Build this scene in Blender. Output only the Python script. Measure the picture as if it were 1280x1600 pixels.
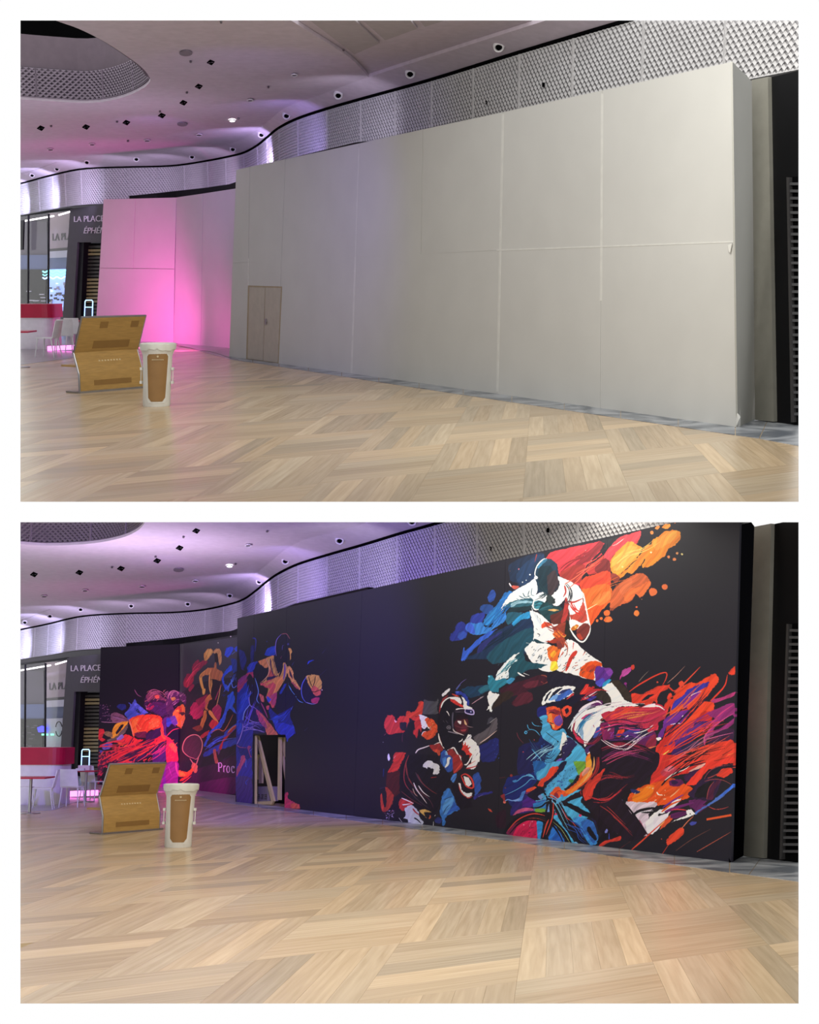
import bpy, bmesh, math, random
import numpy as np
from mathutils import Vector, Matrix, geometry
C = bpy.context.scene
for o in list(bpy.data.objects): bpy.data.objects.remove(o)
# ------------------------------------------------------------------ camera, world, exposure
F = 2000.0                                  # focal length in pixels of the 1280 x 1600 frame
cd = bpy.data.cameras.new('camera'); cam = bpy.data.objects.new('camera', cd); C.collection.objects.link(cam)
cd.sensor_fit = 'HORIZONTAL'; cd.sensor_width = 36; cd.lens = 36*F/1280; cd.clip_end = 300; cd.clip_start = .1
cam.location = (0, 0, 0); cam.rotation_euler = (math.pi/2, 0, 0); C.camera = cam
w = bpy.data.worlds.new('world'); C.world = w; w.use_nodes = True
w.node_tree.nodes['Background'].inputs[0].default_value = (1, 1, 1, 1)
w.node_tree.nodes['Background'].inputs[1].default_value = 1.0
C.view_settings.view_transform = 'Standard'; C.view_settings.look = 'None'
C.view_settings.exposure = 0.0; C.view_settings.gamma = 1; C.view_settings.use_curve_mapping = False

class Room:
    """one hall: floor plane with its horizon line at picture row hy, eye height h above the floor; x right, y away, z up from the floor"""
    def __init__(s, hy, h, y0, y1, word):
        t = math.atan((800-hy)/F); s.h = h; s.word = word
        s.fw = Vector((0, math.cos(t), math.sin(t))); s.n = Vector((0, -math.sin(t), math.cos(t)))
        s.M = Matrix(((1, s.fw.x, s.n.x, -h*s.n.x), (0, s.fw.y, s.n.y, -h*s.n.y), (0, s.fw.z, s.n.z, -h*s.n.z), (0, 0, 0, 1)))
        s.clip = [Vector((-F, (32-640), 0)), Vector((F, -(1248-640), 0)), Vector((0, -(800-y0), F)), Vector((0, (800-y1), -F))]
    def d(s, px, py):
        v = Vector((px-640, F, 800-py)); return Vector((v.x, v.dot(s.fw), v.dot(s.n)))
    def at(s, px, py, H=0.0):               # point of a horizontal plane
        v = s.d(px, py); t = (H-s.h)/v.z; return Vector((v.x*t, v.y*t, H))
    def on(s, px, py, pl):                  # point of a vertical plane (point, normal)
        v = s.d(px, py); o = Vector((0, 0, s.h)); t = (pl[0]-o).dot(pl[1])/v.dot(pl[1]); return o+v*t
    def H(s, P, py):                        # height on the vertical through plan point P seen at row py
        t = (800-py)/F; return s.h + P[1]*(t*s.fw.y-s.fw.z)/(s.n.z-t*s.n.y)
    def px(s, P):
        v = s.M @ Vector(P); return 640+F*v.x/v.y, 800-F*v.z/v.y
UP = Room(442, 1.7, 32, 784, 'upper')
LO = Room(1143, 1.5, 816, 1568, 'lower')

# ------------------------------------------------------------------ lights of each hall
def lamp(R, kind, P, T, power, col, size=1.0, spot=60, sizey=None, blend=.6):
    ld = bpy.data.lights.new(kind.lower()+'_light', kind); ld.energy = power; ld.color = col
    if kind == 'AREA':
        ld.size = size
        if sizey: ld.shape = 'RECTANGLE'; ld.size_y = sizey
    elif kind == 'SPOT': ld.spot_size = math.radians(spot); ld.spot_blend = blend; ld.shadow_soft_size = size
    else: ld.shadow_soft_size = size
    o = bpy.data.objects.new(ld.name, ld); C.collection.objects.link(o)
    a = R.M @ Vector(P); b = R.M @ Vector(T); o.location = a
    o.rotation_euler = (b-a).to_track_quat('-Z', 'Y').to_euler()
    return o
PRINT_GAIN = 1.12
for R in (UP, LO):
    k = 1.0 if R is UP else 1.15
    q = (lambda x, y: R.at(x, y, 5.43)) if R is UP else (lambda x, y: R.at(x, y+696, 5.43))
    f = (lambda x, y: R.at(x, y, 0)) if R is UP else (lambda x, y: R.at(x, y+695, 0))
    # magenta uplights on the floor in front of the farther hoarding
    for x0, y0, x1, w_ in ((165, 544, 180, 520), (222, 545, 222, 620), (285, 550, 285, 210)):
        a = f(x0, y0); b = f(x1, 534); lamp(R, 'SPOT', (a.x, a.y, .25), (b.x, b.y, 1.0), w_*(1 if R is UP else .55), (1, .08, .60), .06, 118, blend=1)
    a = f(250, 558); b = f(250, 535); lamp(R, 'SPOT', (a.x, a.y, 5.0), (b.x, b.y, 2.6), 420*k, (.6, .32, 1), .06, 84, blend=1)
    # violet lamps washing soffit and metal mesh
    for x, y, w_, c, z in ((404, 227, 300, (.62, .5, 1), 4.6), (450, 192, 90, (.45, .34, 1), 4.6), (15, 291, 420, (.62, .6, 1), 4.5), (60, 280, 360, (.62, .6, 1), 4.5), (105, 269, 200, (.68, .62, 1), 4.5), (180, 262, 90, (.8, .66, 1), 4.5), (250, 260, 90, (.8, .66, 1), 4.5), (320, 252, 90, (.8, .66, 1), 4.5), (540, 162, 70, (.85, .8, 1), 4.5)):
        P = q(x, y); d = Vector((P.x, P.y, 0)).normalized(); a = P-d*3.4; lamp(R, 'SPOT', (a.x, a.y, z), (P.x, P.y, 5.15), w_*k, c, .05, 105, blend=1)
    # lilac fill spots added to brighten the ceiling
    a = f(235, 560); lamp(R, 'SPOT', (a.x, a.y, 2.6), (a.x, a.y+.4, 5.6), 60 if R is UP else 420, (.85, .68, 1), .03, 150, blend=1)
    a = f(60, 565); lamp(R, 'SPOT', (a.x, a.y, 2.4), (a.x, a.y+.4, 5.6), 50 if R is UP else 300, (.85, .7, 1), .03, 150, blend=1)
    # indigo wash on the left end of the long hoarding
    a = f(345, 612); b = f(440, 569); lamp(R, 'SPOT', (a.x, a.y, 4.2), (b.x, b.y, 2.0), (240 if R is UP else 1900), (.24, .13, 1), .1, 110, blend=1)
    # warm spot added to brighten bench and bin
    a = f(185, 640); b = f(185, 600); lamp(R, 'SPOT', (a.x+.2, a.y, 5.2), (b.x, b.y, .6), 200, (1, .93, .78), .1, 44, blend=1)
# overhead lamp of the upper hall; the lower hall gets added fill
lamp(UP, 'AREA', (1.5, 11.5, 5.4), (3.9, 16, 3.2), 330, (1, .98, .92), 2.5)
def over(y, x, power, sx, sy):               # unseen fill lamp added in the slot above the lower hall, facing straight down
    P = LO.M.inverted() @ Vector((x, y, 0)); T = LO.M.inverted() @ Vector((x, y, -2)); lamp(LO, 'AREA', P, T, power, (1, .97, .9), sx, sizey=sy)
over(8.6, 0, 110, 5, 2.0); over(12.5, 0, 200, 6, 3); over(18, 0, 190, 7, 4)
P = LO.M.inverted() @ Vector((1.5, 13, -.02)); lamp(LO, 'SPOT', P, (.2, 22.5, 5.0), 420, (1, 1, 1), .05, 70, blend=1)  # added white spot brightening the mesh band and mural top


# ------------------------------------------------------------------ materials
def lin(c): return c/12.92 if c <= .04045 else ((c+.055)/1.055)**2.4
def rgb(h, g=1.0): return tuple(min(1, lin(int(h[i:i+2], 16)/255)*g) for i in (0, 2, 4))+(1,)
def mat(name, col, rough=.6, metal=0.0, var=.06, nscale=6.0, bump=0.0, coat=0.0, emit=None, es=1.0, spec=.5, stretch=None, attr=False):
    m = bpy.data.materials.new(name); m.use_nodes = True; nt = m.node_tree; N = nt.nodes; L = nt.links
    b = N['Principled BSDF']; c = rgb(col) if isinstance(col, str) else col
    b.inputs['Roughness'].default_value = rough; b.inputs['Metallic'].default_value = metal
    b.inputs['Specular IOR Level'].default_value = spec; b.inputs['Coat Weight'].default_value = coat
    tc = N.new('ShaderNodeTexCoord'); mp = N.new('ShaderNodeMapping'); L.new(tc.outputs['Object'], mp.inputs[0])
    if stretch: mp.inputs['Scale'].default_value = stretch
    no = N.new('ShaderNodeTexNoise'); no.inputs['Scale'].default_value = nscale; no.inputs['Detail'].default_value = 4; L.new(mp.outputs[0], no.inputs[0])
    cr = N.new('ShaderNodeValToRGB'); e = cr.color_ramp.elements; e[0].position = .3; e[1].position = .7
    e[0].color = tuple(x*(1-var) for x in c[:3])+(1,); e[1].color = tuple(min(1, x*(1+var)) for x in c[:3])+(1,)
    L.new(no.outputs[0], cr.inputs[0]); L.new(cr.outputs[0], b.inputs['Base Color'])
    if bump:
        bp = N.new('ShaderNodeBump'); bp.inputs['Strength'].default_value = bump; bp.inputs['Distance'].default_value = .01
        L.new(no.outputs[0], bp.inputs['Height']); L.new(bp.outputs[0], b.inputs['Normal'])
    if emit: b.inputs['Emission Color'].default_value = rgb(emit); b.inputs['Emission Strength'].default_value = es
    return m
def wood_mat(name, dark, light, rough, grain=3.0):
    m = bpy.data.materials.new(name); m.use_nodes = True; nt = m.node_tree; N = nt.nodes; L = nt.links; b = N['Principled BSDF']
    uv = N.new('ShaderNodeUVMap'); mp = N.new('ShaderNodeMapping'); mp.inputs['Scale'].default_value = (.35, 6, 1); L.new(uv.outputs[0], mp.inputs[0])
    no = N.new('ShaderNodeTexNoise'); no.inputs['Scale'].default_value = grain; no.inputs['Detail'].default_value = 2.5; no.inputs['Distortion'].default_value = .25; L.new(mp.outputs[0], no.inputs[0])
    cr = N.new('ShaderNodeValToRGB'); e = cr.color_ramp.elements; e[0].position = .25; e[1].position = .8; e[0].color = rgb(dark); e[1].color = rgb(light); L.new(no.outputs[0], cr.inputs[0])
    at = N.new('ShaderNodeAttribute'); at.attribute_name = 'tint'
    mx = N.new('ShaderNodeMix'); mx.data_type = 'RGBA'; mx.blend_type = 'MULTIPLY'; mx.inputs[0].default_value = 1
    L.new(cr.outputs[0], mx.inputs[6]); L.new(at.outputs[0], mx.inputs[7])
    # knots
    vo = N.new('ShaderNodeTexVoronoi'); vo.inputs['Scale'].default_value = .55; L.new(uv.outputs[0], vo.inputs[0])
    kr = N.new('ShaderNodeValToRGB'); k = kr.color_ramp.elements; k[0].position = .006; k[1].position = .016; k[0].color = (.35, .25, .2, 1); k[1].color = (1, 1, 1, 1); L.new(vo.outputs[0], kr.inputs[0])
    m2 = N.new('ShaderNodeMix'); m2.data_type = 'RGBA'; m2.blend_type = 'MULTIPLY'; m2.inputs[0].default_value = .35
    L.new(mx.outputs[2], m2.inputs[6]); L.new(kr.outputs[0], m2.inputs[7]); L.new(mx.outputs[2], b.inputs['Base Color'])
    b.inputs['Roughness'].default_value = rough
    r2 = N.new('ShaderNodeMapRange'); r2.inputs[3].default_value = rough-.05; r2.inputs[4].default_value = rough+.09
    bp = N.new('ShaderNodeBump'); bp.inputs['Strength'].default_value = .03; bp.inputs['Distance'].default_value = .003
    return m
def stone_mat(name, a, bcol, rough):
    m = bpy.data.materials.new(name); m.use_nodes = True; nt = m.node_tree; N = nt.nodes; L = nt.links; b = N['Principled BSDF']
    tc = N.new('ShaderNodeTexCoord'); no = N.new('ShaderNodeTexNoise'); no.inputs['Scale'].default_value = 1.1; no.inputs['Detail'].default_value = 8; no.inputs['Distortion'].default_value = 2.2
    L.new(tc.outputs['Object'], no.inputs[0]); cr = N.new('ShaderNodeValToRGB'); e = cr.color_ramp.elements
    e[0].position = .38; e[1].position = .6; e[0].color = rgb(a); e[1].color = rgb(bcol); L.new(no.outputs[0], cr.inputs[0]); L.new(cr.outputs[0], b.inputs['Base Color'])
    b.inputs['Roughness'].default_value = rough
    return m
M = {}
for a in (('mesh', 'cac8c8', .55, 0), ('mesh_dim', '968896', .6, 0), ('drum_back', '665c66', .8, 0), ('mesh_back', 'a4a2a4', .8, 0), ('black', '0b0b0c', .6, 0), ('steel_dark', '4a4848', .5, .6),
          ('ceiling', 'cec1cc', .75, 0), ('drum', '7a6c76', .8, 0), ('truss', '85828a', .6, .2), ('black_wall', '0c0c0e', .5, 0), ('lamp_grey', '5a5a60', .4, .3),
          ('speaker', '857c84', .8, 0), ('ring', '5e565c', .7, 0), ('white', 'e2dfe0', .5, 0), ('joint', '96805f', .9, 0), ('steel', 'a8a6a8', .3, .9),
          ('steel_col', '8c8a80', .42, .35), ('bench_dark', '886634', .5, 0), ('faded', 'c8b48c', .6, 0), ('bin_white', 'd8d6ce', .4, 0), ('bin_brown', '8e6a3c', .5, 0),
          ('bag', 'd4d4c8', .3, 0), ('chair', 'dcdcdc', .4, 0), ('red', 'b0163c', .4, 0), ('counter', 'dcd8de', .4, 0), ('pillar', '4c4850', .6, 0), ('letters', 'd8ccd8', .5, 0),
          ('dark_letters', '2c2830', .5, 0), ('pinkish_panel', '9c8c98', .7, 0), ('shop_dark', '3c3844', .7, 0), ('shop_mid', '544e5c', .7, 0), ('shop_light', 'b4b0c4', .6, 0), ('shop_black', '141218', .5, 0),
          ('shop_blue', '4c5884', .6, 0), ('shutter', '55504a', .45, .5), ('shutter_dark', '545456', .4, .3), ('skirt', '6e6a6c', .6, 0), ('tape', 'c6c5bf', .6, 0), ('beam', 'c0b27c', .7, 0), ('crate', '9a9688', .7, 0),
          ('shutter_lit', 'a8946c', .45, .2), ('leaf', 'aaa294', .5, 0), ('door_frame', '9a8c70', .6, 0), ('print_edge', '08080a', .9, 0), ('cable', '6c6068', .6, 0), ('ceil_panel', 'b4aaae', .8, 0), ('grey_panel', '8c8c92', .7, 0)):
    M[a[0]] = mat(a[0], a[1], a[2], a[3])
for n in ('black', 'black_wall', 'shop_black', 'print_edge'): M[n].node_tree.nodes['Principled BSDF'].inputs['Specular IOR Level'].default_value = .15 if n in ('black_wall', 'shop_black') else 0
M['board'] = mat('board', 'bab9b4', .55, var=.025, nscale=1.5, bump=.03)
M['board_shaded'] = mat('board_shaded', '9c9b94', .6, var=.03, nscale=2)  # darker copy of board: the return face's shade put into its colour
M['bench_wood'] = mat('bench_wood', 'a88448', .38, var=.14, nscale=5, stretch=(1, 1, 9), spec=.6)
M['stone'] = stone_mat('marble_border', '5a5f66', '9b9ea2', .35)
M['stone_floor'] = stone_mat('stone_floor', '8f8a90', 'a29ca2', .3)
M['oak'] = wood_mat('oak_planks', 'ac9676', 'c6b192', .27)
for n, c, s in (('lit', 'ffffff', 4.0), ('tube_white', 'fff4f8', 3.0), ('neon_blue', '9cc4ff', 2.5), ('neon_cyan', '6cf0ff', 3.0), ('pink_light', 'ff80e8', 2.6), ('blue_light', '2c2cff', 2.0), ('display', '8fa6e8', 1.0), ('green_light', '60ffb0', 3.0)):
    M[n] = mat('glow_'+n, c, .5, emit=c, es=s)
g = bpy.data.materials.new('glass'); g.use_nodes = True; nt = g.node_tree; b = nt.nodes['Principled BSDF']; o = nt.nodes['Material Output']
tr = nt.nodes.new('ShaderNodeBsdfTransparent'); gl = nt.nodes.new('ShaderNodeBsdfGlossy'); gl.inputs['Roughness'].default_value = .03
fr = nt.nodes.new('ShaderNodeFresnel'); fr.inputs[0].default_value = 1.35; mx = nt.nodes.new('ShaderNodeMixShader')
mx.inputs[0].default_value = .05; nt.links.new(tr.outputs[0], mx.inputs[1]); nt.links.new(gl.outputs[0], mx.inputs[2]); nt.links.new(mx.outputs[0], o.inputs[0]); M['glass'] = g


# ------------------------------------------------------------------ object helpers
BOX = {}
def world_of(o): return BOX[o.name]
def _link(o, Mw, parent=None):
    C.collection.objects.link(o); BOX[o.name] = Mw
    if parent: o.parent = parent
    else: o.matrix_world = Mw
def thing(R, name, label, cat, P=(0, 0, 0), rz=0.0, group=None, kind=None, sc=1.0):
    o = bpy.data.objects.new(name, None); o.empty_display_size = .2
    _link(o, R.M @ Matrix.Translation(Vector(P)) @ Matrix.Rotation(rz, 4, 'Z') @ Matrix.Scale(sc, 4)); tag(o, label, cat, group, kind); o['hall'] = R.word
    return o
def tag(o, label=None, cat=None, group=None, kind=None):
    if label: o['label'] = label
    if cat: o['category'] = cat
    if group: o['group'] = group
    if kind: o['kind'] = kind
    return o
def clip_bm(bm, Mw, R):
    Mi = Mw.inverted(); co = Mi @ Vector((0, 0, 0)); cut = False
    for nw in R.clip:
        no = (Mw.to_3x3().transposed() @ nw).normalized()
        ds = [(v.co-co).dot(no) for v in bm.verts]
        if not ds or max(ds) < 1e-5: continue
        r = bmesh.ops.bisect_plane(bm, geom=bm.verts[:]+bm.edges[:]+bm.faces[:], plane_co=co, plane_no=no, clear_outer=True, dist=1e-5)
        eds = [g for g in r['geom_cut'] if isinstance(g, bmesh.types.BMEdge) and g.is_valid and len(g.link_faces) == 1]
        if 0 < len(eds) < 400:
            try: bmesh.ops.holes_fill(bm, edges=eds, sides=0)
            except Exception: pass
        cut = True
    return cut
def mk(R, name, bm, m, parent=None, label=None, smooth=False, P=(0, 0, 0), rz=0.0, clip=True, bevel=0.0, cat=None, kind=None, group=None):
    """bm -> one mesh object, in its parent's space (or the room's space moved to P)"""
    Mw = world_of(parent) if parent else R.M @ Matrix.Translation(Vector(P)) @ Matrix.Rotation(rz, 4, 'Z')
    if bevel: bmesh.ops.bevel(bm, geom=[e for e in bm.edges if len(e.link_faces) == 2 and e.calc_face_angle(0) > .7], offset=bevel, segments=2, affect='EDGES', clamp_overlap=True)
    if clip: clip_bm(bm, Mw, R)
    if not bm.verts: bm.free(); return None
    bmesh.ops.recalc_face_normals(bm, faces=bm.faces[:])
    me = bpy.data.meshes.new(name); bm.to_mesh(me); bm.free()
    for x in (m if isinstance(m, list) else [m]): me.materials.append(x)
    if smooth:
        for p in me.polygons: p.use_smooth = True
        try: me.set_sharp_from_angle(angle=math.radians(38))
        except Exception: pass
    o = bpy.data.objects.new(name, me); _link(o, Mw, parent); tag(o, label, cat, group, kind)
    return o
def dup(o, Mw, parent=None, label=None):
    c = o.copy()
    if parent: c.parent = parent
    C.collection.objects.link(c)
    if not parent: c.matrix_world = Mw
    if label: c['label'] = label
    for ch in list(o.children): dup(ch, Mw, c)
    return c
# mesh pieces, all added to a bmesh
def NB(): return bmesh.new()
def box(bm, a, b):
    vs = [bm.verts.new((x, y, z)) for z in (a[2], b[2]) for x, y in ((a[0], a[1]), (b[0], a[1]), (b[0], b[1]), (a[0], b[1]))]
    for f in ((0, 3, 2, 1), (4, 5, 6, 7), (0, 1, 5, 4), (1, 2, 6, 5), (2, 3, 7, 6), (3, 0, 4, 7)): bm.faces.new([vs[i] for i in f])
    return vs
def prism(bm, pts, off):                    # closed polygon of 3-D points swept by off
    off = Vector(off); a = [bm.verts.new(p) for p in pts]; b = [bm.verts.new(Vector(p)+off) for p in pts]; n = len(a)
    bm.faces.new(a); bm.faces.new(b[::-1])
    for i in range(n): bm.faces.new((a[i], b[i], b[(i+1) % n], a[(i+1) % n]))
def tube(bm, pts, r, seg=8, closed=False, caps=True):
    pts = [Vector(p) for p in pts]; n = len(pts); rings = []; up = None
    for i, p in enumerate(pts):
        if closed: t = pts[(i+1) % n]-pts[i-1]
        else: t = pts[min(i+1, n-1)]-pts[max(i-1, 0)]
        t.normalize()
        if up is None: up = t.orthogonal().normalized()
        up = (up-t*up.dot(t)).normalized(); s = t.cross(up); rr = r[i] if isinstance(r, (list, tuple)) else r
        rings.append([bm.verts.new(p+(up*math.cos(k*math.tau/seg)+s*math.sin(k*math.tau/seg))*rr) for k in range(seg)])
    for i in range(n if closed else n-1):
        a, b = rings[i], rings[(i+1) % n]
        for k in range(seg): bm.faces.new((a[k], a[(k+1) % seg], b[(k+1) % seg], b[k]))
    if caps and not closed: bm.faces.new(rings[0][::-1]); bm.faces.new(rings[-1])
def lathe(bm, prof, seg=24, M=Matrix()):
    rings = []
    for r, z in prof:
        if r < 1e-5: rings.append([bm.verts.new(M @ Vector((0, 0, z)))])
        else: rings.append([bm.verts.new(M @ Vector((r*math.cos(k*math.tau/seg), r*math.sin(k*math.tau/seg), z))) for k in range(seg)])
    for a, b in zip(rings, rings[1:]):
        for k in range(seg):
            q = [a[k % len(a)], a[(k+1) % len(a)], b[(k+1) % len(b)], b[k % len(b)]]
            u = []
            [u.append(x) for x in q if x not in u]
            if len(u) > 2: bm.faces.new(u)
def plane2(A, B):                            # vertical plane through two plan points, normal towards the camera
    A = Vector((A[0], A[1], 0)); B = Vector((B[0], B[1], 0)); d = (B-A).normalized(); n = Vector((d.y, -d.x, 0))
    if n.dot(A) > 0: n = -n
    return (A, n, d if d.x > 0 else -d)
def ptslab(R, bm, px, pl, thick, off=0.0):
    n = pl[1]; q = (pl[0]+n*off, n); prism(bm, [R.on(x, y, q) for x, y in px], -n*thick)
def slab(R, name, px, pl, thick, m, parent=None, off=0.0, **k):
    bm = NB(); ptslab(R, bm, px, pl, thick, off)
    if parent is not None: bmesh.ops.transform(bm, matrix=world_of(parent).inverted() @ R.M, verts=bm.verts)
    return mk(R, name, bm, m, parent, **k)
def to_parent(R, bm, parent): bmesh.ops.transform(bm, matrix=world_of(parent).inverted() @ R.M, verts=bm.verts)
def curve_pts(px, n=6):
    P = [Vector(p) for p in px]; out = []
    for i in range(len(P)-1):
        a, b, c, d = P[max(i-1, 0)], P[i], P[i+1], P[min(i+2, len(P)-1)]
        for k in range(n):
            t = k/n; out.append(.5*((2*b)+(c-a)*t+(2*a-5*b+4*c-d)*t*t+(3*b-a-3*c+d)*t**3))
    out.append(P[-1]); return out
class Path:                                   # plan curve with arc length
    def __init__(s, pts):
        s.p = [Vector((q[0], q[1], 0)) for q in pts]; s.l = [0]
        for a, b in zip(s.p, s.p[1:]): s.l.append(s.l[-1]+(b-a).length)
    def at(s, t):
        t = max(0, min(t, s.l[-1]-1e-6)); i = max(k for k in range(len(s.l)-1) if s.l[k] <= t); a, b = s.p[i], s.p[i+1]
        d = (b-a).normalized(); n = Vector((d.y, -d.x, 0)); n = -n if n.dot(a) > 0 else n
        return a+d*(t-s.l[i]), n
    def find(s, R, x, H):                     # arc length whose point shows at column x
        lo, hi = 0, s.l[-1]
        for _ in range(40):
            m = (lo+hi)/2; P, _n = s.at(m)
            if R.px((P.x, P.y, H))[0] < x: lo = m
            else: hi = m
        return lo
def text_mesh(R, body, name, parent, m, px, py, cap_px, width_px, pl, off=.03, shear=0.0, depth=.03, rise=0.0, bold=0.0):
    """raised letters on a vertical plane: px,py is the lower left corner"""
    cu = bpy.data.curves.new('t', 'FONT'); cu.body = body; cu.size = 1; cu.shear = shear; cu.extrude = 0; cu.offset = bold
    to = bpy.data.objects.new('t', cu); C.collection.objects.link(to)
    dg = bpy.context.evaluated_depsgraph_get(); me = bpy.data.meshes.new_from_object(to.evaluated_get(dg))
    bpy.data.objects.remove(to)
    xs = [v.co.x for v in me.vertices]; ys = [v.co.y for v in me.vertices]; x0, x1, y1 = min(xs), max(xs), .70
    q = (pl[0]+pl[1]*off, pl[1]); A = R.on(px, py, q); B = R.on(px+width_px, py-rise, q); T = R.on(px, py-cap_px, q)
    ux = (B-A)/(x1-x0); uy = (T-A)/y1
    bm = NB(); bm.from_mesh(me)
    for v in bm.verts: v.co = A+ux*(v.co.x-x0)+uy*v.co.y
    r = bmesh.ops.extrude_face_region(bm, geom=bm.faces[:]); bmesh.ops.translate(bm, vec=pl[1]*depth, verts=[g for g in r['geom'] if isinstance(g, bmesh.types.BMVert)])
    to_parent(R, bm, parent)
    return mk(R, name, bm, m, parent)
ORD = ['', 'first', 'second', 'third', 'fourth', 'fifth', 'sixth', 'seventh', 'eighth', 'ninth', 'tenth', 'eleventh', 'twelfth']

# ---- artwork printed on the hoardings, drawn with polygons and strokes
def smooth(pts, closed, n=5, mixs=.55):
    P=np.array(pts,float); m=len(P)
    if m<3: return P
    out=[]
    rng=range(m) if closed else range(m-1)
    for i in rng:
        if closed: a,b,c,d=P[i-1],P[i],P[(i+1)%m],P[(i+2)%m]
        else: a,b,c,d=P[max(i-1,0)],P[i],P[i+1],P[min(i+2,m-1)]
        for k in range(n):
            t=k/n
            q=0.5*((2*b)+(c-a)*t+(2*a-5*b+4*c-d)*t*t+(3*b-a-3*c+d)*t**3)
            out.append(q*mixs+(b+(c-b)*t)*(1-mixs))
    if not closed: out.append(P[-1])
    return np.array(out)
def field(xs, ys):
    # streaky brush pattern, quantised into flat strokes
    X, Y = np.meshgrid(xs, ys); u = X*.82+Y*.57; v = -X*.57+Y*.82
    w = v+9*np.sin(u*.021+v*.013)+4*np.sin(u*.06+1.3*np.sin(v*.05))
    n = np.sin(w*.19+2.2*np.sin(u*.017))+.8*np.sin(w*.41+u*.03+1.7)+.5*np.sin(w*.9-u*.05)
    return np.round(n*1.3)/1.3
def fill(img, P, col, var=0.0):
    Hh,Ww=img.shape[:2]
    x0=max(int(P[:,0].min()),0); x1=min(int(P[:,0].max())+2,Ww)
    y0=max(int(P[:,1].min()),0); y1=min(int(P[:,1].max())+2,Hh)
    if x1<=x0 or y1<=y0: return
    xs=np.arange(x0,x1)+.5; ys=np.arange(y0,y1)+.5
    A=P; B=np.roll(P,-1,0)
    ins=np.zeros((y1-y0,x1-x0),bool)
    for a,b in zip(A,B):
        if a[1]==b[1]: continue
        lo,hi=min(a[1],b[1]),max(a[1],b[1])
        i0=max(int(math.ceil(lo-y0-.5)),0); i1=min(int(math.ceil(hi-y0-.5)),y1-y0)
        if i1<=i0: continue
        yy=ys[i0:i1]; xc=a[0]+(yy-a[1])*(b[0]-a[0])/(b[1]-a[1])
        ins[i0:i1]^=xs[None,:]>xc[:,None]
    if var and (x1-x0)*(y1-y0)>500:
        k=(1+var*field(xs,ys))[ins][:,None]; img[y0:y1,x0:x1][ins]=np.clip(np.array(col)[None,:]*k,0,1)
    else: img[y0:y1,x0:x1][ins]=col
def paint(img, text, tf, seed=3):
    """tf maps an (n,2) array of picture points to texture pixels"""
    rnd=random.Random(seed); ox=oy=0; s=1
    def hexc(h): return [int(h[i:i+2],16)/255 for i in (0,2,4)]
    def ribbon(pts,w0,w1,col):
        C=smooth(pts,False,4,1.0); n=len(C)
        T=np.gradient(C,axis=0); T/=np.maximum(np.hypot(T[:,0],T[:,1]),1e-6)[:,None]
        N=np.stack([-T[:,1],T[:,0]],1)
        w=np.array([ (w0+(w1-w0)*i/(n-1))*.72*min(1,.4+3*min(i,n-1-i)/n) for i in range(n)])[:,None]
        fill(img,tf(np.concatenate([C+N*w,(C-N*w)[::-1]])),col)
    for ln in text.splitlines():
        t=ln.split()
        if not t: continue
        if t[0]=='Z': ox,oy,s=float(t[1]),float(t[2]),float(t[3]); continue
        col=hexc(t[1])
        pp=lambda L:[(ox+float(q.split(',')[0])/s, oy+float(q.split(',')[1])/s) for q in L]
        if t[0]=='P':
            Q=smooth(pp(t[2:]),True,6)
            jr=np.random.RandomState(len(Q)+int(Q[0][0])); ext=(Q.max(0)-Q.min(0)).min(); am=min(.45,ext*.02)
            Q=Q+jr.normal(0,am,Q.shape); lum=sum(col)/3; fill(img,tf(Q),col,.06 if .12<lum<.8 else (.02 if lum>=.8 else .09))
        elif t[0]=='H': fill(img,tf(np.array(pp(t[2:]))),col)
        elif t[0]=='S': ribbon(pp(t[4:]),float(t[2]),float(t[3]),col)
        elif t[0]=='D':
            c=pp([t[2]])[0]; r=float(t[3])/s
            ph=[rnd.uniform(.88,1.12) for _ in range(9)]
            fill(img,tf(smooth([(c[0]+r*ph[k]*math.cos(k*.698),c[1]+r*ph[k]*math.sin(k*.698)) for k in range(9)],True,3)),col)
        elif t[0]=='L':
            base=smooth(pp(t[5:]),False,5,1.0); sp=float(t[4])/s; w=float(t[3])
            T=np.gradient(base,axis=0); T/=np.maximum(np.hypot(T[:,0],T[:,1]),1e-6)[:,None]; N=np.stack([-T[:,1],T[:,0]],1); m=len(base)
            for _ in range(int(t[2])):
                a=rnd.uniform(-1,1)*sp; b=rnd.uniform(-1,1)*sp; i0=int(rnd.uniform(0,.45)*m); i1=max(i0+5,int(rnd.uniform(.6,1)*m))
                ph=rnd.uniform(0,6); off=np.array([a+(b-a)*i/m+sp*.18*math.sin(ph+i*.55) for i in range(m)])[:,None]
                q=(base+N*off)[i0:i1]; k=rnd.uniform(.85,1.12)
                ribbon([tuple(z) for z in q[::3]] if len(q)>8 else [tuple(z) for z in q],w*rnd.uniform(.6,1.5),w*.35,[min(1,c*k) for c in col])
        elif t[0]=='F':
            a,b=pp(t[3:5]); L=float(t[5])/s; w=float(t[6])
            for _ in range(int(t[2])):
                x=rnd.uniform(a[0],b[0]); y=rnd.uniform(a[1],b[1]); an=rnd.gauss(-.7,.33); l=L*rnd.uniform(.8,2.6)
                q=rnd.uniform(-.25,.25)*l; dx,dy=math.cos(an)*l/2,math.sin(an)*l/2
                k=rnd.uniform(.85,1.12)
                ribbon([(x-dx,y-dy),(x+dy*.3*q/l*4,y-dx*.3*q/l*4),(x+dx,y+dy)],w*rnd.uniform(.6,1.3),w*.4,[min(1,c*k) for c in col])
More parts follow.
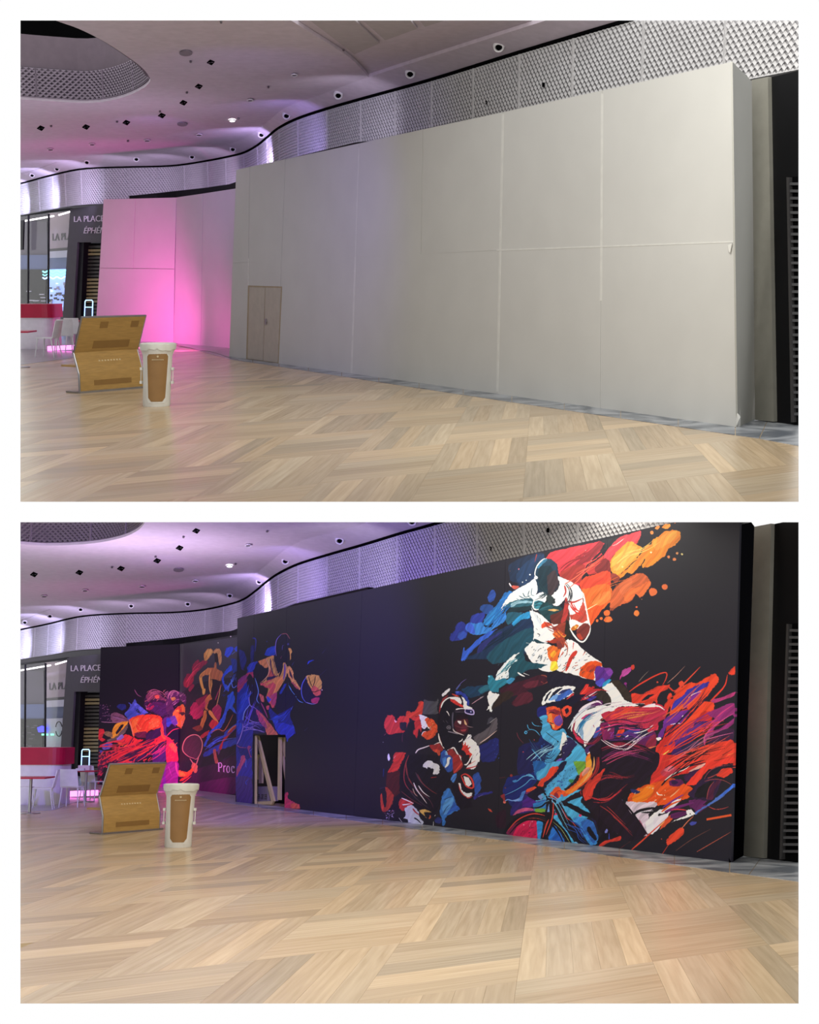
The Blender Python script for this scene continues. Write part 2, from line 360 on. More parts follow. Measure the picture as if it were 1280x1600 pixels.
MAIN_TXT = '''
Z 690 860 8
P 1c2b45 840,190 1010,90 1280,40 1280,560 1000,520 880,500 960,420 860,380
P 223a5c 960,250 1060,150 1190,60 1280,60 1280,300 1150,430 1000,440 930,360
P 1d3050 430,1290 560,1080 760,980 900,900 1120,830 1170,1140 1060,1280 850,1360 250,1360
P 1f4a5c 560,1330 700,1180 900,1060 1120,960 1180,1130 1000,1280 850,1380 640,1420
P 2a2f6e 440,1290 470,1180 620,1080 760,1010 700,1120 560,1230
P 2b4b9c 570,590 620,500 660,500 680,560 650,630 600,650
P 27488c 480,740 500,690 560,670 640,690 650,760 560,800
P 2d3b9a 350,890 370,820 440,790 540,780 520,880 480,960 400,980 340,940
P 2a3590 100,1110 110,1060 160,1000 180,940 240,890 300,920 330,1000 310,1080 240,1120 140,1135
P 3350b0 200,1090 210,1040 270,1010 315,1040 300,1090 240,1120
P 2b6fb8 520,930 530,870 600,770 700,670 760,580 790,530 850,510 890,520 860,600 770,690 760,770 700,860 600,930
P 2f82c8 530,900 600,800 720,700 750,760 700,830 620,900 560,940
P 3a7fd0 620,960 680,850 800,780 810,860 770,900 680,960 560,1040 440,1060 360,1040 305,990 300,940 350,905 420,920 500,900 540,960
P 3f5fd0 300,950 340,905 400,940 420,1050 330,1020
P 355fcc 240,1370 280,1210 300,1250 440,1120 560,1040 700,980 600,1070 480,1160 330,1320 290,1380
P 2f8fc8 880,920 940,840 1040,780 1110,770 1100,850 1040,860 980,880 920,960
P 26586e 800,870 830,780 1020,770 900,880 830,930
S a04038 1.5 0.3 1190,50 1180,90 1165,150
D c87080 965,235 9
D 6a4a4a 855,260 5
S e8dde4 1.8 0.6 845,410 870,450 910,470
P c0584c 870,450 900,440 970,450 950,475 905,488
D dfe2ee 1105,305 10
D dfe2ee 1012,398 8
D dfe2ee 1058,375 7
Z 840 810 5.3333
P d83c48 70,330 120,280 300,240 540,185 560,210 520,270 540,300 500,330 430,390 400,440 370,480 350,560 290,540 190,480 165,400 120,350
P 8f2c34 300,400 400,300 520,190 550,210 530,260 440,350 360,390 320,440 270,470
P 9c3430 180,470 300,390 400,390 380,440 350,540 280,540
P b53a38 400,430 450,380 560,300 620,210 700,150 830,120 850,150 830,210 780,200 680,270 610,340 620,400 540,450 430,470
P e04650 560,290 640,190 700,150 770,130 855,105 860,140 820,215 770,200 700,250 630,310 600,370 560,350
P 7a2a2c 480,410 560,330 610,370 620,440 500,460
S 2a2428 3 .6 560,250 470,340 410,400 390,470
S 2a2428 4.5 1.5 560,190 600,200 560,260
P 2a2a30 530,190 600,170 680,160 640,195 590,250 555,265 570,220
S f0d8d0 .8 .3 720,170 660,215 620,230
S e08070 .8 .3 350,300 330,340 310,360
S c84a40 1.2 .4 200,450 330,310 420,260
D e0a0a0 400,268 4
D e0b0b0 390,315 3
D f0e0e0 447,353 3
P dc4a30 350,540 400,490 470,470 560,440 610,450 610,560 600,600 560,640 450,700 400,760 385,640 360,590
P ee6a30 370,590 480,560 590,550 620,600 610,690 560,740 500,790 440,900 410,820 390,740 385,640
P e85828 400,820 440,740 560,700 520,790 470,850 440,890
P f08040 440,700 540,620 610,610 600,680 520,730
P d84430 360,560 440,500 530,490 560,520 480,560 400,590
S f8e0b0 1.2 .4 405,765 450,740 500,712
S f0a060 .8 .3 450,780 455,765
P f59a3c 610,360 640,300 720,220 770,190 820,215 870,245 850,300 780,380 720,440 660,490 630,470 610,420
P f6a94e 620,350 700,280 760,230 830,240 840,300 760,380 690,430 630,430
P f08a34 650,490 700,460 760,410 800,350 860,300 900,230 940,220 960,250 930,320 890,370 850,400 780,465 750,450 690,500
P f28a2e 940,240 960,180 1010,150 1060,110 1150,95 1190,120 1190,170 1150,220 1090,260 1060,310 1010,350 960,390 910,410 870,410 880,360 900,310
P f59c40 960,200 1080,120 1160,110 1140,180 1060,230 990,270
S 20202a 1.1 .4 775,390 800,365 832,345
S 20202a 1.4 .5 895,338 880,370 860,390
D f8e6b8 945,285 8
D f8d080 707,405 9
P 8a3a30 610,460 650,460 690,500 650,540 610,500
P 9a4a34 600,770 610,700 620,620 660,560 720,520 740,560 700,640 680,700 640,760
P c86038 620,620 680,550 760,490 830,460 890,460 930,510 945,540 920,590 880,650 850,660 820,630 780,690 700,720 640,750 600,740
P e8703a 720,650 760,590 850,570 930,520 940,560 880,640 850,658 820,632 780,680 730,690
P d26a40 680,560 760,500 790,510 780,580 700,640
D ee7440 963,615 34
D ee7440 1060,572 24
D e8803c 825,790 25
D ea7038 577,790 26
P e87038 550,850 570,820 610,820 625,850 600,865 565,865
D e87038 497,853 12
D e87038 530,835 13
D e0643c 825,740 9
D ee8c48 952,120 15
P ee8c48 975,85 1000,60 1020,70 1000,95
P f28c38 1035,75 1060,50 1105,48 1105,70 1080,90 1050,85
D e09a60 1163,292 11
D f0d890 1203,300 9
D ea8850 1092,323 12
D ea8850 1140,342 14
D b0705c 868,675 4
P ee7a34 1140,40 1150,38 1145,45
Z 750 860 4.923
P 1e3a4e 420,120 470,80 540,70 590,100 600,160 600,230 610,270 560,330 520,330 450,320 440,250 420,190
P 17303c 450,130 540,120 580,200 560,300 500,320 450,280
P 3d3238 520,200 580,150 605,240 600,280 540,350 520,300
S e6edf6 1.6 1 515,65 480,75 440,120 422,180 435,215
D e6edf6 430,210 14
P 3c7a9c 490,70 520,70 480,110 450,140 440,130
P e6eaf3 420,215 380,250 300,290 240,330 190,390 165,440 168,470 190,475 260,430 330,400 400,400 420,390 430,340 445,290
P 2a5a68 180,440 230,400 300,380 400,370 415,420 350,440 250,450 190,475
P 1c3038 170,470 190,440 260,440 360,430 415,425 430,450 380,460 250,475
P 8fb8c8 240,410 300,385 390,390 400,405 300,410 240,440
S 2e5a6c 1.2 .3 300,350 340,370 400,380
S 2e5a6c 1.2 .3 330,330 350,360 390,345
S 2e5a6c 1 .3 380,310 370,350 400,370
S 5e8a9c 1 .3 280,370 320,390 380,375
S 3e6a7c 1 .3 400,290 395,340 420,350
P e6eaf3 430,345 480,320 515,340 510,380 495,430 460,460 420,460 400,430 410,390
P 3a8090 415,400 450,385 490,400 480,440 440,455 415,440
S 1a3440 1.4 .5 420,410 460,395 490,410
S 1a3440 1 .4 420,430 455,420 485,430
P e6eaf3 385,465 440,480 480,500 540,560 600,560 590,640 560,690 490,715 430,690 410,690 415,600 400,540
P e6eaf3 600,200 640,215 700,240 760,280 790,330 800,400 820,470 850,590 840,600 800,560 760,590 740,540 700,530 690,560 690,490 665,400 660,360 640,390 600,430 560,420 540,400 560,400 580,380 550,350 600,300 612,260
P 1d3e44 450,460 490,400 530,400 540,430 620,430 640,480 600,520 560,510 530,540 500,520
P 5c2c28 540,500 600,480 650,440 660,380 690,420 690,500 680,600 660,680 620,670 590,600 550,560
P 8c3a2c 560,600 620,560 680,560 670,640 640,690 600,690
P b23a36 640,480 660,360 680,400 680,470 660,540 620,560
P 2c3a3c 520,340 560,360 580,400 540,420 510,380
P d8a86c 520,460 560,450 610,460 570,470
P 28241f 660,540 690,560 700,640 680,690 650,690
S b23a36 2.2 1 650,270 660,320 640,360
S b23a36 2.6 1 680,390 720,400 790,370
P b8483c 690,500 730,490 780,430 790,360 800,400 815,470 825,540 780,560 740,540 700,530
P dfe4ee 680,430 700,410 740,410 770,440 760,470 720,490 690,480
P e6eaf3 685,540 720,530 760,550 790,570 770,600 730,610 700,610
P 74302c 760,590 800,560 840,570 850,610 830,660 790,690 760,670 740,630
S e6eaf3 2 1.4 690,600 720,650 760,695 800,700 840,640 850,590
S e6eaf3 2 1 795,330 815,440 850,590
P c87028 700,600 740,570 760,580 740,610 710,620
D e8b058 735,590 9
P b04030 740,650 770,640 790,680 770,690
P d04a2c 470,580 500,550 540,560 560,580 520,600 480,605
P a03828 500,700 560,690 620,640 660,650 640,680 570,715
P e0682c 560,650 590,600 640,640 600,680
P d89040 590,590 600,620 640,660 670,650 650,670 610,650
S e6eaf3 2.6 2 480,605 540,590 600,570
S f0e0c8 1.4 .5 570,670 540,620
S 2a4450 1 .4 440,500 450,530
S 2a4450 1 .4 460,520 470,560
S 2a3038 1.2 .4 440,640 460,650 450,665
S 2a3038 1 .4 430,600 445,615
S 1c3c48 3.5 1.5 415,685 470,712 520,720
S e6eaf3 1.2 .4 355,712 390,718
P e6eaf3 405,700 450,715 520,720 560,740 560,800 590,860 590,900 560,930 500,935 440,900 450,880 400,860 360,800 340,760 360,740
P e6eaf3 660,690 700,690 740,710 800,770 870,820 930,860 940,900 1000,1000 990,1010 930,1000 880,1000 800,980 700,950 600,930 580,900 600,840 620,770
P d8682c 520,750 560,730 620,760 600,830 590,860 540,850 520,800
P f0a030 540,800 570,770 590,790 560,830
P f0d040 550,860 590,855 600,910 560,930 540,920
P 7a3430 590,700 640,690 650,740 600,760
S c8382c 5 3 745,775 700,830 660,930
S c8382c 2.6 1 720,710 715,760
S c8382c 2 1 640,780 610,830
S c8382c 2 .8 810,780 790,810
P d8501f 780,900 830,860 890,850 935,870 930,910 880,930 880,995 800,980 760,960
P ba3c20 820,900 870,880 900,900 860,940 820,930
F 3a3a44 26 610,760 900,960 14 .9
F a0402c 12 620,780 800,940 14 .9
F 5a6470 22 400,740 540,880 16 .9
P 5a2a8a 880,940 900,890 950,900 1000,920 1020,950 980,1010 900,1030
P 4a48b8 890,1010 950,980 960,1020 930,1050 900,1040
P 2f9ad0 950,1020 990,990 1010,1000 980,1030 940,1055
P 7a3aa0 960,910 1000,905 1025,940 1000,970 970,940
P 1e4a58 330,770 350,850 440,870 520,880 440,910 370,920 300,960 230,1000 200,960 230,880 290,800
P dfe6ee 310,780 240,820 190,870 140,930 115,990 120,1030 160,1040 190,990 220,980 220,920 250,870 290,850 270,820
F 2a4a54 26 130,800 300,1020 13 .9
P 2a7890 80,960 115,990 130,1040 200,990 220,1010 150,1060 140,1090 75,1080 55,1010
P 3b8ab8 200,1010 240,980 270,990 230,1030
P e6eaf3 75,1080 105,1100 148,1105 140,1130 100,1180 90,1210 92,1240 75,1240 70,1220 48,1232 70,1190 55,1130
P e6eaf3 940,1055 1020,1015 1060,1070 1110,1150 1160,1170 1215,1190 1205,1200 1080,1200 1000,1200 1010,1150 980,1100
P 322a24 1010,1010 1060,1000 1110,1040 1160,1110 1180,1160 1120,1150 1070,1080
P 302a26 890,1110 930,1060 980,1100 1010,1150 1000,1190 930,1160
S e6eaf3 2 1 290,940 320,960 345,970
S e6eaf3 1.5 .8 335,945 380,962
S dfe6ee .8 .3 0,1135 30,1120
D 70c0d8 70,970 8
P 3c1a28 150,1080 230,1030 330,1000 450,960 520,960 540,1010 440,1050 360,1080 400,1100 410,1150 370,1180 260,1200 240,1170 300,1120 200,1120
P 51202f 250,1170 290,1120 340,1090 400,1100 405,1150 350,1180 270,1200
P 5e2434 330,1040 380,1010 450,1000 430,1050 360,1060
P 2f2420 90,1220 150,1110 230,1080 260,1110 180,1170
S 9a5040 1 .4 470,960 510,970 520,1010 480,1030
S d05040 1 .4 470,1010 490,1020
P 1d1b2c 520,940 640,950 760,980 880,1000 800,1060 640,1050 560,1060 520,1010
S b83a90 3.5 1 1180,900 1130,920 1090,960 1075,995
P b04898 1095,975 1090,930 1120,910 1165,920 1140,950
P c83c30 1160,910 1165,885 1185,880 1190,905 1175,920
D 8a3a80 1118,1025 9
S 8a3a80 1 .3 1118,1030 1128,1055
Z 770 1050 6.4
P 1f2470 450,360 540,340 560,420 500,470 440,440
P 182458 380,720 450,700 480,620 520,600 600,640 700,620 690,700 640,850 560,960 520,1010 440,1010 470,900 400,800
P 1e1e50 260,760 380,700 480,760 480,900 440,1024 250,1024
P 4aa0d0 470,450 540,430 560,500 600,580 660,585 720,560 740,610 700,680 670,800 620,880 560,960 500,1030 470,960 520,900 540,830 610,760 600,720 500,660 480,600 500,540 480,500 500,500 480,480
P 4aa8d8 700,900 780,820 800,760 840,730 920,780 940,860 900,960 870,1030 700,1030 740,960
P 6a9c3a 810,900 860,890 910,900 930,940 880,1010 840,1030 820,960
S 4aa0d0 1 .4 470,635 430,590 380,575 340,590
S 4aa0d0 1 .4 345,525 355,560 380,580
D 4aa0d0 330,605 17
D 1a1830 332,605 7
S 4aa0d0 1 .4 390,500 420,535 500,545
S 4aa0d0 1.2 .5 390,770 440,830 480,880 480,940 500,990
S 60b0d8 1 .4 500,660 560,700 620,740
S 101428 .8 .3 530,600 580,640 650,690
S 7a3040 .7 .3 240,605 260,660 310,715
D b04040 305,800 6
D a04050 415,680 6
P e9eef6 490,330 500,270 540,210 600,170 680,145 780,140 830,155 800,190 810,210 730,260 640,290 560,310 510,330
P 1a1c30 515,290 540,230 590,185 560,240 530,290
P 1a1c30 560,280 600,210 660,165 700,160 640,210 590,270
P 3a62b8 620,290 640,240 700,210 760,170 800,190 790,210 720,260 660,290
P 2a3468 650,220 700,180 790,165 740,190 690,215
P 70a0dc 560,290 600,240 650,220 640,270
P c83a40 720,290 800,210 810,240 740,300
P 15172a 500,335 560,310 640,300 740,280 830,220 860,300 800,360 780,340 700,350 680,380 640,350 560,345
P 1c1424 690,340 790,330 840,300 960,240 1000,280 900,380 800,450 740,520 700,480 690,420
P e0542c 540,400 540,360 580,350 630,350 670,380 690,480 680,530 640,570 600,560 590,530 570,520 540,490 560,460 540,430
P 5a3a98 600,480 640,440 680,470 690,510 650,550 620,540
P 7048b0 570,430 600,400 620,430 590,460
P f08038 540,370 580,400 570,430 545,410
P 8a2430 560,400 610,370 650,400 600,410
P f09040 600,480 610,530 595,540 585,500
S e8f0fa .8 .4 545,380 590,385
P 1a1424 545,430 600,400 600,415 560,425
S 28182c 1.6 .8 545,500 580,500 600,520
P e24a34 690,370 740,340 790,350 780,400 740,450 710,440 700,400
P 8a2030 720,370 760,360 750,410 730,420
P 17142a 670,400 700,440 720,560 800,640 920,740 930,770 860,730 760,640 700,560 640,580 690,520
P 5aa0c8 690,620 760,640 860,720 910,760 860,740 790,700 740,650
P e8f0f8 690,640 700,600 730,620 740,680 700,720 680,790 670,760
P 2a2450 700,740 760,650 840,720 800,780 700,900 660,990 600,1010 640,920 690,860
F d8e4f4 10 660,660 740,840 12 1
P e4e6f0 790,500 830,440 900,400 1000,360 1080,330 1200,350 1280,340 1280,440 1080,470 1080,500 1060,560 1000,640 920,750 910,700 850,620 810,600
P b83068 880,470 930,430 1020,400 1000,430 920,470
P 3a4a98 1040,560 1100,540 1120,600 1060,640 1000,660
P 86a8cc 860,600 880,540 930,500 900,560 910,620 900,680
P c83050 810,620 800,560 850,640 910,700 900,720 850,690
S 2e8ab8 1.5 .5 870,570 920,500 1000,460
S 8e2040 2 .8 800,600 830,470 900,410
S 5a2050 1.5 .5 1080,600 1040,650 960,720
S 9a2040 2 1 1005,530 1015,555
S 281c38 1.2 .5 960,700 1000,640
P 5c2060 860,380 940,320 1060,280 1100,300 1090,330 1000,350 900,400 870,430
S e9dcea 3.6 1.2 860,400 930,340 1040,295 1090,320
S e9dcea 1.6 .5 880,430 980,340
P c8302c 870,220 940,120 960,150 1020,150 990,190 900,240
P 8a2440 880,250 960,200 1050,170 1000,230 900,270
S e85040 1.4 .4 860,250 940,160 960,120
S e8d8e4 1.5 .5 900,275 980,230 1045,190
S c83a50 1.8 .5 880,280 960,260 1050,210
P 3a3490 940,280 1000,240 1040,250 980,290
P 7a2058 1080,520 1280,480 1280,640 1200,760 1120,720 1090,620
P c8342c 1180,700 1280,580 1280,660 1200,740
F e04038 16 1080,380 1280,620 22 1.3
F f0e0f0 10 1080,400 1280,600 26 .9
F 8a3aa0 8 1100,440 1280,740 26 1.2
P 251423 1060,760 1200,740 1280,780 1280,1024 1060,1024 1080,860
F c84870 16 1080,700 1280,960 26 .9
F b03040 10 1080,860 1280,1024 26 1.2
S e8a060 .9 .4 1090,950 1180,860 1240,780
S f0c0a0 .8 .4 1110,880 1160,780
P 4a2a60 930,760 1000,720 1060,740 960,820 920,800
S e8e0f0 1.8 .6 945,820 990,790 1040,750
S 3a3a90 1.4 .5 930,790 1000,740
P e07028 930,850 980,800 1050,780 1070,840 1040,960 1000,1030 880,1030 930,960
P f09a30 940,860 990,830 1020,840 980,940 940,990 930,920
S a03028 1.6 .6 1000,800 1010,900 960,1000
P d08098 900,1000 960,960 990,990 960,1030 900,1030
P d8442c 540,1000 600,950 650,920 640,980 560,1030
P 6a50b8 610,940 640,880 690,860 680,900 640,970
S f0b050 .8 .4 600,980 640,950
D 101828 650,695 9
S 3070c8 2 .5 440,850 410,880
F 5a90d0 14 400,860 560,1000 8 .8
F 2c5aa8 20 440,720 640,980 12 1.1
Z 770 1190 6.4
P 18246a 150,160 300,130 480,100 440,200 350,300 280,420 180,440 100,300
P 2a2268 180,480 240,380 330,330 440,420 420,500 250,520 180,540
P 1f5aa0 400,0 500,0 540,60 500,140 440,180 420,120
P 4aa0d0 430,120 500,70 600,0 830,0 850,120 800,200 690,290 600,310 560,330 540,380 490,420 420,450 410,410 470,350 500,280 540,250 500,200 450,180
P 4c9fd2 620,160 700,90 790,20 840,60 850,130 780,210 720,260 640,250
P 3f8a4a 760,180 810,180 800,210 770,210
P 6a9c3a 810,0 920,0 925,40 880,90 860,140 830,60
F 1c3c6c 40 560,60 840,280 7 1
F 3458b0 14 520,180 700,280 12 1.4
P 1a1a3a 640,60 700,0 740,0 700,90 600,180 540,240 500,220 560,160
P d8422c 450,240 480,180 540,140 570,70 600,50 660,50 640,100 580,160 520,210 500,250
P d84a30 330,300 350,270 420,250 440,260 420,290 370,310
P 7a2a70 320,310 380,300 430,290 400,340 350,330
S 5fa8d8 1 .5 430,180 380,175 320,230 220,290 110,340
P 5fa8d8 330,140 360,120 400,140 420,170 380,150
S 5fa8d8 1.2 .6 350,140 300,150 250,190 220,200
P 3f80c0 195,195 230,180 245,200 215,210
D d05858 97,350 15
D e07060 117,405 14
S 7098d8 1.4 .8 115,400 150,380 200,390 260,370 290,340
P 4a7ac8 270,360 290,310 330,290 310,340 290,390 250,400
P 7aa0e0 200,390 250,375 280,380 230,400
D 8a3030 185,140 14
S a04040 .7 .3 65,165 130,155
D 603848 125,262 8
P 4a2080 300,400 370,340 430,400 540,380 500,440 400,450 300,450
P 2f7ac0 400,420 480,400 540,380 530,440 540,500 470,510 420,500
P 70a03a 415,480 450,470 520,470 530,500 440,512
P c05080 200,540 240,490 320,460 400,470 400,490 300,500 230,530
S f08850 .9 .4 410,500 408,470
P 16142a 340,330 380,300 440,260 500,270 530,300 480,330 500,370 440,390 380,370
P 7a90c8 450,350 480,330 500,360 480,380
S 120f1e 2 1.6 470,260 520,320 545,380 500,440 440,462 370,460
P c81e50 160,730 200,660 280,600 380,580 440,600 445,780 300,770
F 8a1440 16 190,620 440,760 10 1
P 7a1c48 130,700 200,640 260,600 200,730 150,730
D f0b0c0 310,632 6
S f0c0d0 .8 .3 365,650 385,595
D f0c0d0 395,600 4
P 2f8ad0 440,600 500,600 490,700 470,790 450,780
P 2a70c8 560,760 600,640 640,660 690,740 720,810 560,800
P 2458b0 600,760 640,700 680,740 700,800 600,800
P 4aa8d8 570,330 620,280 700,280 780,300 880,280 900,340 880,400 940,470 1000,520 880,490 780,430 700,410 680,400 620,440 600,470
P 4aa8d8 700,420 780,440 900,490 990,520 950,560 880,600 830,620 760,540 690,470
P 3a88d0 800,560 900,560 1000,600 1040,700 1060,800 980,840 900,720 840,620
P 2c60b0 880,600 960,580 1020,640 1050,760 1010,820 960,760 900,660
P 4aa8d8 620,480 700,640 760,720 820,820 780,820 740,720 680,640 610,570 620,520
P 1e1a40 980,560 1060,560 1060,680 1020,620
S 10101c 4.5 4.5 85,790 130,690 200,610 300,550 420,525 520,540 600,590 690,680 740,740 790,830
S c83c34 1.3 1.3 150,690 230,600 320,545 420,520 520,540
S c83c34 1 1 200,680 270,610 350,575 440,570 530,600
S 10101c 2 2 170,720 240,640 330,585 440,580 520,605 600,640 660,720 700,800
S a0a860 .6 .6 600,600 680,670 740,760 770,810
P 100f1c 520,520 550,440 560,360 600,340 640,370 620,440 610,540 590,640 540,740 520,790 480,780 530,650 540,580
S d04438 2 1.4 570,440 575,560 540,620 500,760
P 6a90d0 545,500 560,430 590,380 605,370 590,430 570,500
P 100f1c 620,440 690,440 760,560 860,700 940,840 880,830 820,760 740,640 660,530
S c84038 1.3 .5 690,470 740,560 800,610 850,680
P 100f1c 680,390 740,400 880,470 1020,540 1030,580 900,540 760,460 680,430
P e0542c 600,290 620,260 660,250 700,290 740,280 800,240 860,180 880,110 960,60 1060,60 960,180 880,250 800,310 720,350 690,340 640,370 570,350 580,310
P ea7a2a 720,290 800,260 900,160 960,60 1040,60 960,160 880,230 790,310 730,320
P d89080 890,110 930,60 970,60 950,110 900,150
P 8a2a40 610,340 640,310 660,350 640,380 600,370
S 8a2430 1 .5 610,330 660,290 690,310
P 1c1424 690,400 800,330 880,290 960,210 1060,120 1120,60 1160,60 1060,180 960,280 880,350 780,390 720,410
D 5088c8 690,342 14
P c8342c 880,290 960,240 1060,130 1200,80 1280,40 1280,70 1180,130 1100,200 1060,270 990,330 970,370 920,360 885,340
P 170f1e 1160,60 1280,20 1280,720 1240,740 1100,720 1060,680 1010,560 940,460 890,370 1000,380 1000,320 1100,190
F b83038 26 960,120 1270,420 26 .9
S d04a40 1 .5 970,370 1060,420 1180,340 1280,260
S b03038 1 .5 1000,310 1120,270 1280,260
S 903030 .9 .4 1100,360 1200,420 1280,500
P 5a48a0 1220,420 1280,390 1280,480 1240,460
P 7a80d0 1120,700 1140,670 1150,690 1130,740
S 5a60c0 2 1 1180,780 1200,700
P 0f0e1c 940,660 970,650 1040,760 1030,790 990,760 950,700
P c8382c 1060,840 1120,790 1220,760 1280,740 1280,780 1180,800 1080,850
P 14101c 1100,720 1280,700 1280,740 1200,770 1100,800 1060,830 1040,800
D d03868 875,540 14
D d03868 630,525 12
P 70b8e8 780,830 830,800 860,830 820,840
Z 960 1030 6.4
P c02c28 400,1088 420,880 480,800 520,700 490,620 540,580 700,500 780,480 980,540 960,620 800,660 640,780 560,840 520,1000 600,1088
P 3a1e60 490,880 620,760 700,720 800,640 880,620 980,620 900,700 840,760 740,860 700,940 640,1000 560,960 600,880
P 26264a 660,880 760,820 880,830 900,870 780,920 700,930
P 4a2a7a 500,860 640,780 780,670 880,640 800,740 680,820 600,860
P e04428 560,500 570,420 620,330 690,270 760,230 820,240 930,180 1000,145 1045,190 1030,240 960,330 860,440 800,500 760,530 720,480 640,520 560,560
P 38309c 570,490 600,420 680,370 740,300 860,250 950,225 920,280 800,340 700,420 600,500 570,520
P 7a2a8c 680,440 720,390 800,350 870,320 830,380 760,440 700,500
S e8d8f0 1 .3 740,385 800,345 875,320
S d84030 2 .8 740,480 800,420 870,340
P 6a2a8c 500,600 560,560 640,520 750,510 720,600 660,650 560,660 520,680 480,780 430,780 480,680
P e04428 800,500 860,430 900,420 990,430 1000,480 980,530 900,520 820,600 780,680 640,780 560,840 520,860 600,720 700,600 760,540
P d43428 560,860 600,820 610,850 580,920 500,960 440,1060 400,1088 420,900
P 8a2a70 920,540 980,520 1080,470 1200,440 1195,640 1060,720 940,780 900,860 890,790 960,680 1000,600
P 1c1a26 1080,610 1180,560 1190,600 1060,690 980,720
P 341c3c 930,830 1000,760 1100,700 1190,700 1190,800 1060,850 960,860
S c83c78 2 .8 885,725 990,620 1080,530 1200,450
S c84a8c 1.6 .8 905,860 900,780 960,700 1080,610 1190,540
S d86898 1 .5 900,810 1040,770 1190,735
S e09090 .7 .3 970,850 1060,780
P a83470 960,410 1000,440 1190,370 1205,330 1080,380
P d43c2c 600,1088 640,1020 780,960 860,880 1000,850 1190,810 1190,1088
S 1c1424 2.2 .8 640,1040 760,1010 850,960 960,950
S 1c1424 2 .8 700,1090 800,1040 900,1010
S 1c1424 1.2 .6 1080,960 1180,900
S 1c1424 1.2 .6 1000,1020 1140,980
S f0b850 1 .4 1130,960 1190,940
S d43c2c 1.8 1 150,325 240,260 400,170 495,135 525,150 510,210 480,260
P d43c2c 170,345 270,350 380,300 430,270 550,255 530,300 460,330 430,400 430,450 400,420 340,470 280,440 180,440
P 1c1a28 270,420 330,360 400,350 330,400
S 1c1a28 1 .4 270,350 360,330
S d43c2c 1.2 .6 440,330 420,420 430,460
S d43c2c 1.8 1 530,260 600,320 680,250
D e04830 670,245 28
P d43c2c 530,370 560,335 580,370 560,400 620,400 560,470 540,500 520,560 500,460 530,420
S d84834 2.4 .8 600,340 720,220 860,75
S c89080 .7 .3 530,240 620,160 710,65
S 8a7a70 .7 .3 240,230 290,170 345,115
S d83c2c 2.2 1 960,420 1060,320 1110,250 1130,155
P d83c28 1140,145 1160,110 1205,70 1205,150 1170,160
D 8a2a80 110,245 14
S 8a2a80 1 .3 115,255 125,290
D c04838 430,230 10
P c02c48 0,500 120,470 260,480 400,440 500,480 530,520 500,600 440,620 440,700 330,740 200,680 60,640 0,660
F e04838 22 0,460 420,720 26 1.6
F 7a2468 14 0,500 400,740 26 1.3
F f4dce8 8 0,480 240,620 30 1
S f0d8e8 5 2.5 250,530 320,480 410,450
S f4e4f0 2.4 1.2 500,510 440,470 340,480 240,540 220,610 270,645 330,590 400,550 460,540
S f8c850 1.8 .8 330,600 400,550 470,540
P d03428 280,620 340,560 420,500 500,560 420,560 340,610
P 22223e 0,680 140,650 300,700 340,730 260,820 120,880 60,940 0,960
P 3c3a90 80,750 160,700 260,700 240,740 120,780
P d84028 20,770 40,710 100,700 90,740 50,780
S f0e0e8 1.2 .8 80,810 160,750 260,730 350,690 430,610
S f0e0e8 1.4 .8 0,970 80,880 180,830 260,790 330,740
S e8a060 1 .4 190,660 260,680 340,650
P 5a1c50 100,900 200,830 300,780 400,720 420,800 400,880 250,930 120,940
P 8a2440 300,880 360,770 420,760 420,850 360,900
P eae6ee 415,790 460,780 470,800 435,815
S f09050 1.3 .4 300,900 380,880 420,870
S 8a2060 1.6 .8 0,980 150,930 330,910
P 1a1424 0,990 200,920 330,930 420,960 410,1030 330,1088 0,1088
F 8a3478 14 20,940 400,1080 28 .9
F b04878 6 20,1000 380,1080 28 .9
S f0d0d8 1 .6 340,1030 420,1000 480,950
S f8d060 1.6 .6 470,970 510,940 550,910
D f0e8f0 685,573 10
S f0e0f0 1 .4 560,655 640,640 660,650
Z 950 1180 6.095
P c8302c 440,0 720,0 800,0 700,80 660,140 780,100 930,70 840,160 700,180 640,200 540,260 480,330 400,340 420,160
P d8501f 200,380 260,330 340,290 420,270 480,250 620,220 740,280 810,320 780,400 700,430 560,470 440,480 300,470 190,440
P e87820 230,400 300,330 380,290 440,290 420,380 340,440 240,450
P b0384a 500,160 560,110 640,120 690,160 600,200 520,200
P c86878 530,140 600,100 640,120 580,160
P 5a1c50 580,250 620,230 700,230 720,270 660,300 590,290
P 2c1640 600,250 640,240 670,260 640,280 610,275
P 3a1c44 720,200 840,130 920,90 860,170 800,230 740,250
P e0382c 740,280 800,210 900,110 1000,60 1190,20 1190,70 1060,90 960,130 890,220 840,280 780,290
S 1c1424 2.6 1.4 510,290 580,210 680,160 760,110 930,70
S e0d8d0 1.6 .6 540,240 620,180 720,140 780,100
P e0a8a0 760,160 860,100 930,75 890,120
P 1b1826 960,150 1100,90 1190,80 1190,120 1060,180 960,220 920,240
P d43c2c 1030,190 1090,130 1170,120 1190,160 1100,215
S 7a3448 1 .6 910,240 960,160 1050,110 1190,90
S 9a4448 1.2 .6 920,230 1000,200 1090,150
P 2c1c3c 760,380 880,240 1000,220 1080,240 1000,420 900,430
P 16141c 820,400 860,310 960,250 1010,250 950,330 940,400
P 4a1c3a 940,420 960,330 1040,240 1090,240 1010,330 1000,420
S 8a4040 1 .6 920,250 1000,230 1100,240 1190,290
S a04848 .9 .6 940,420 960,320 1010,250
P 5a2058 770,430 860,420 940,440 900,470 960,480 860,550 800,500 780,500
P 4a6ab8 820,550 900,500 1000,430 1080,370 1190,280 1190,310 1100,390 1000,460 920,500 830,570
P 3a6ad8 1060,400 1120,340 1190,270 1190,310 1110,370
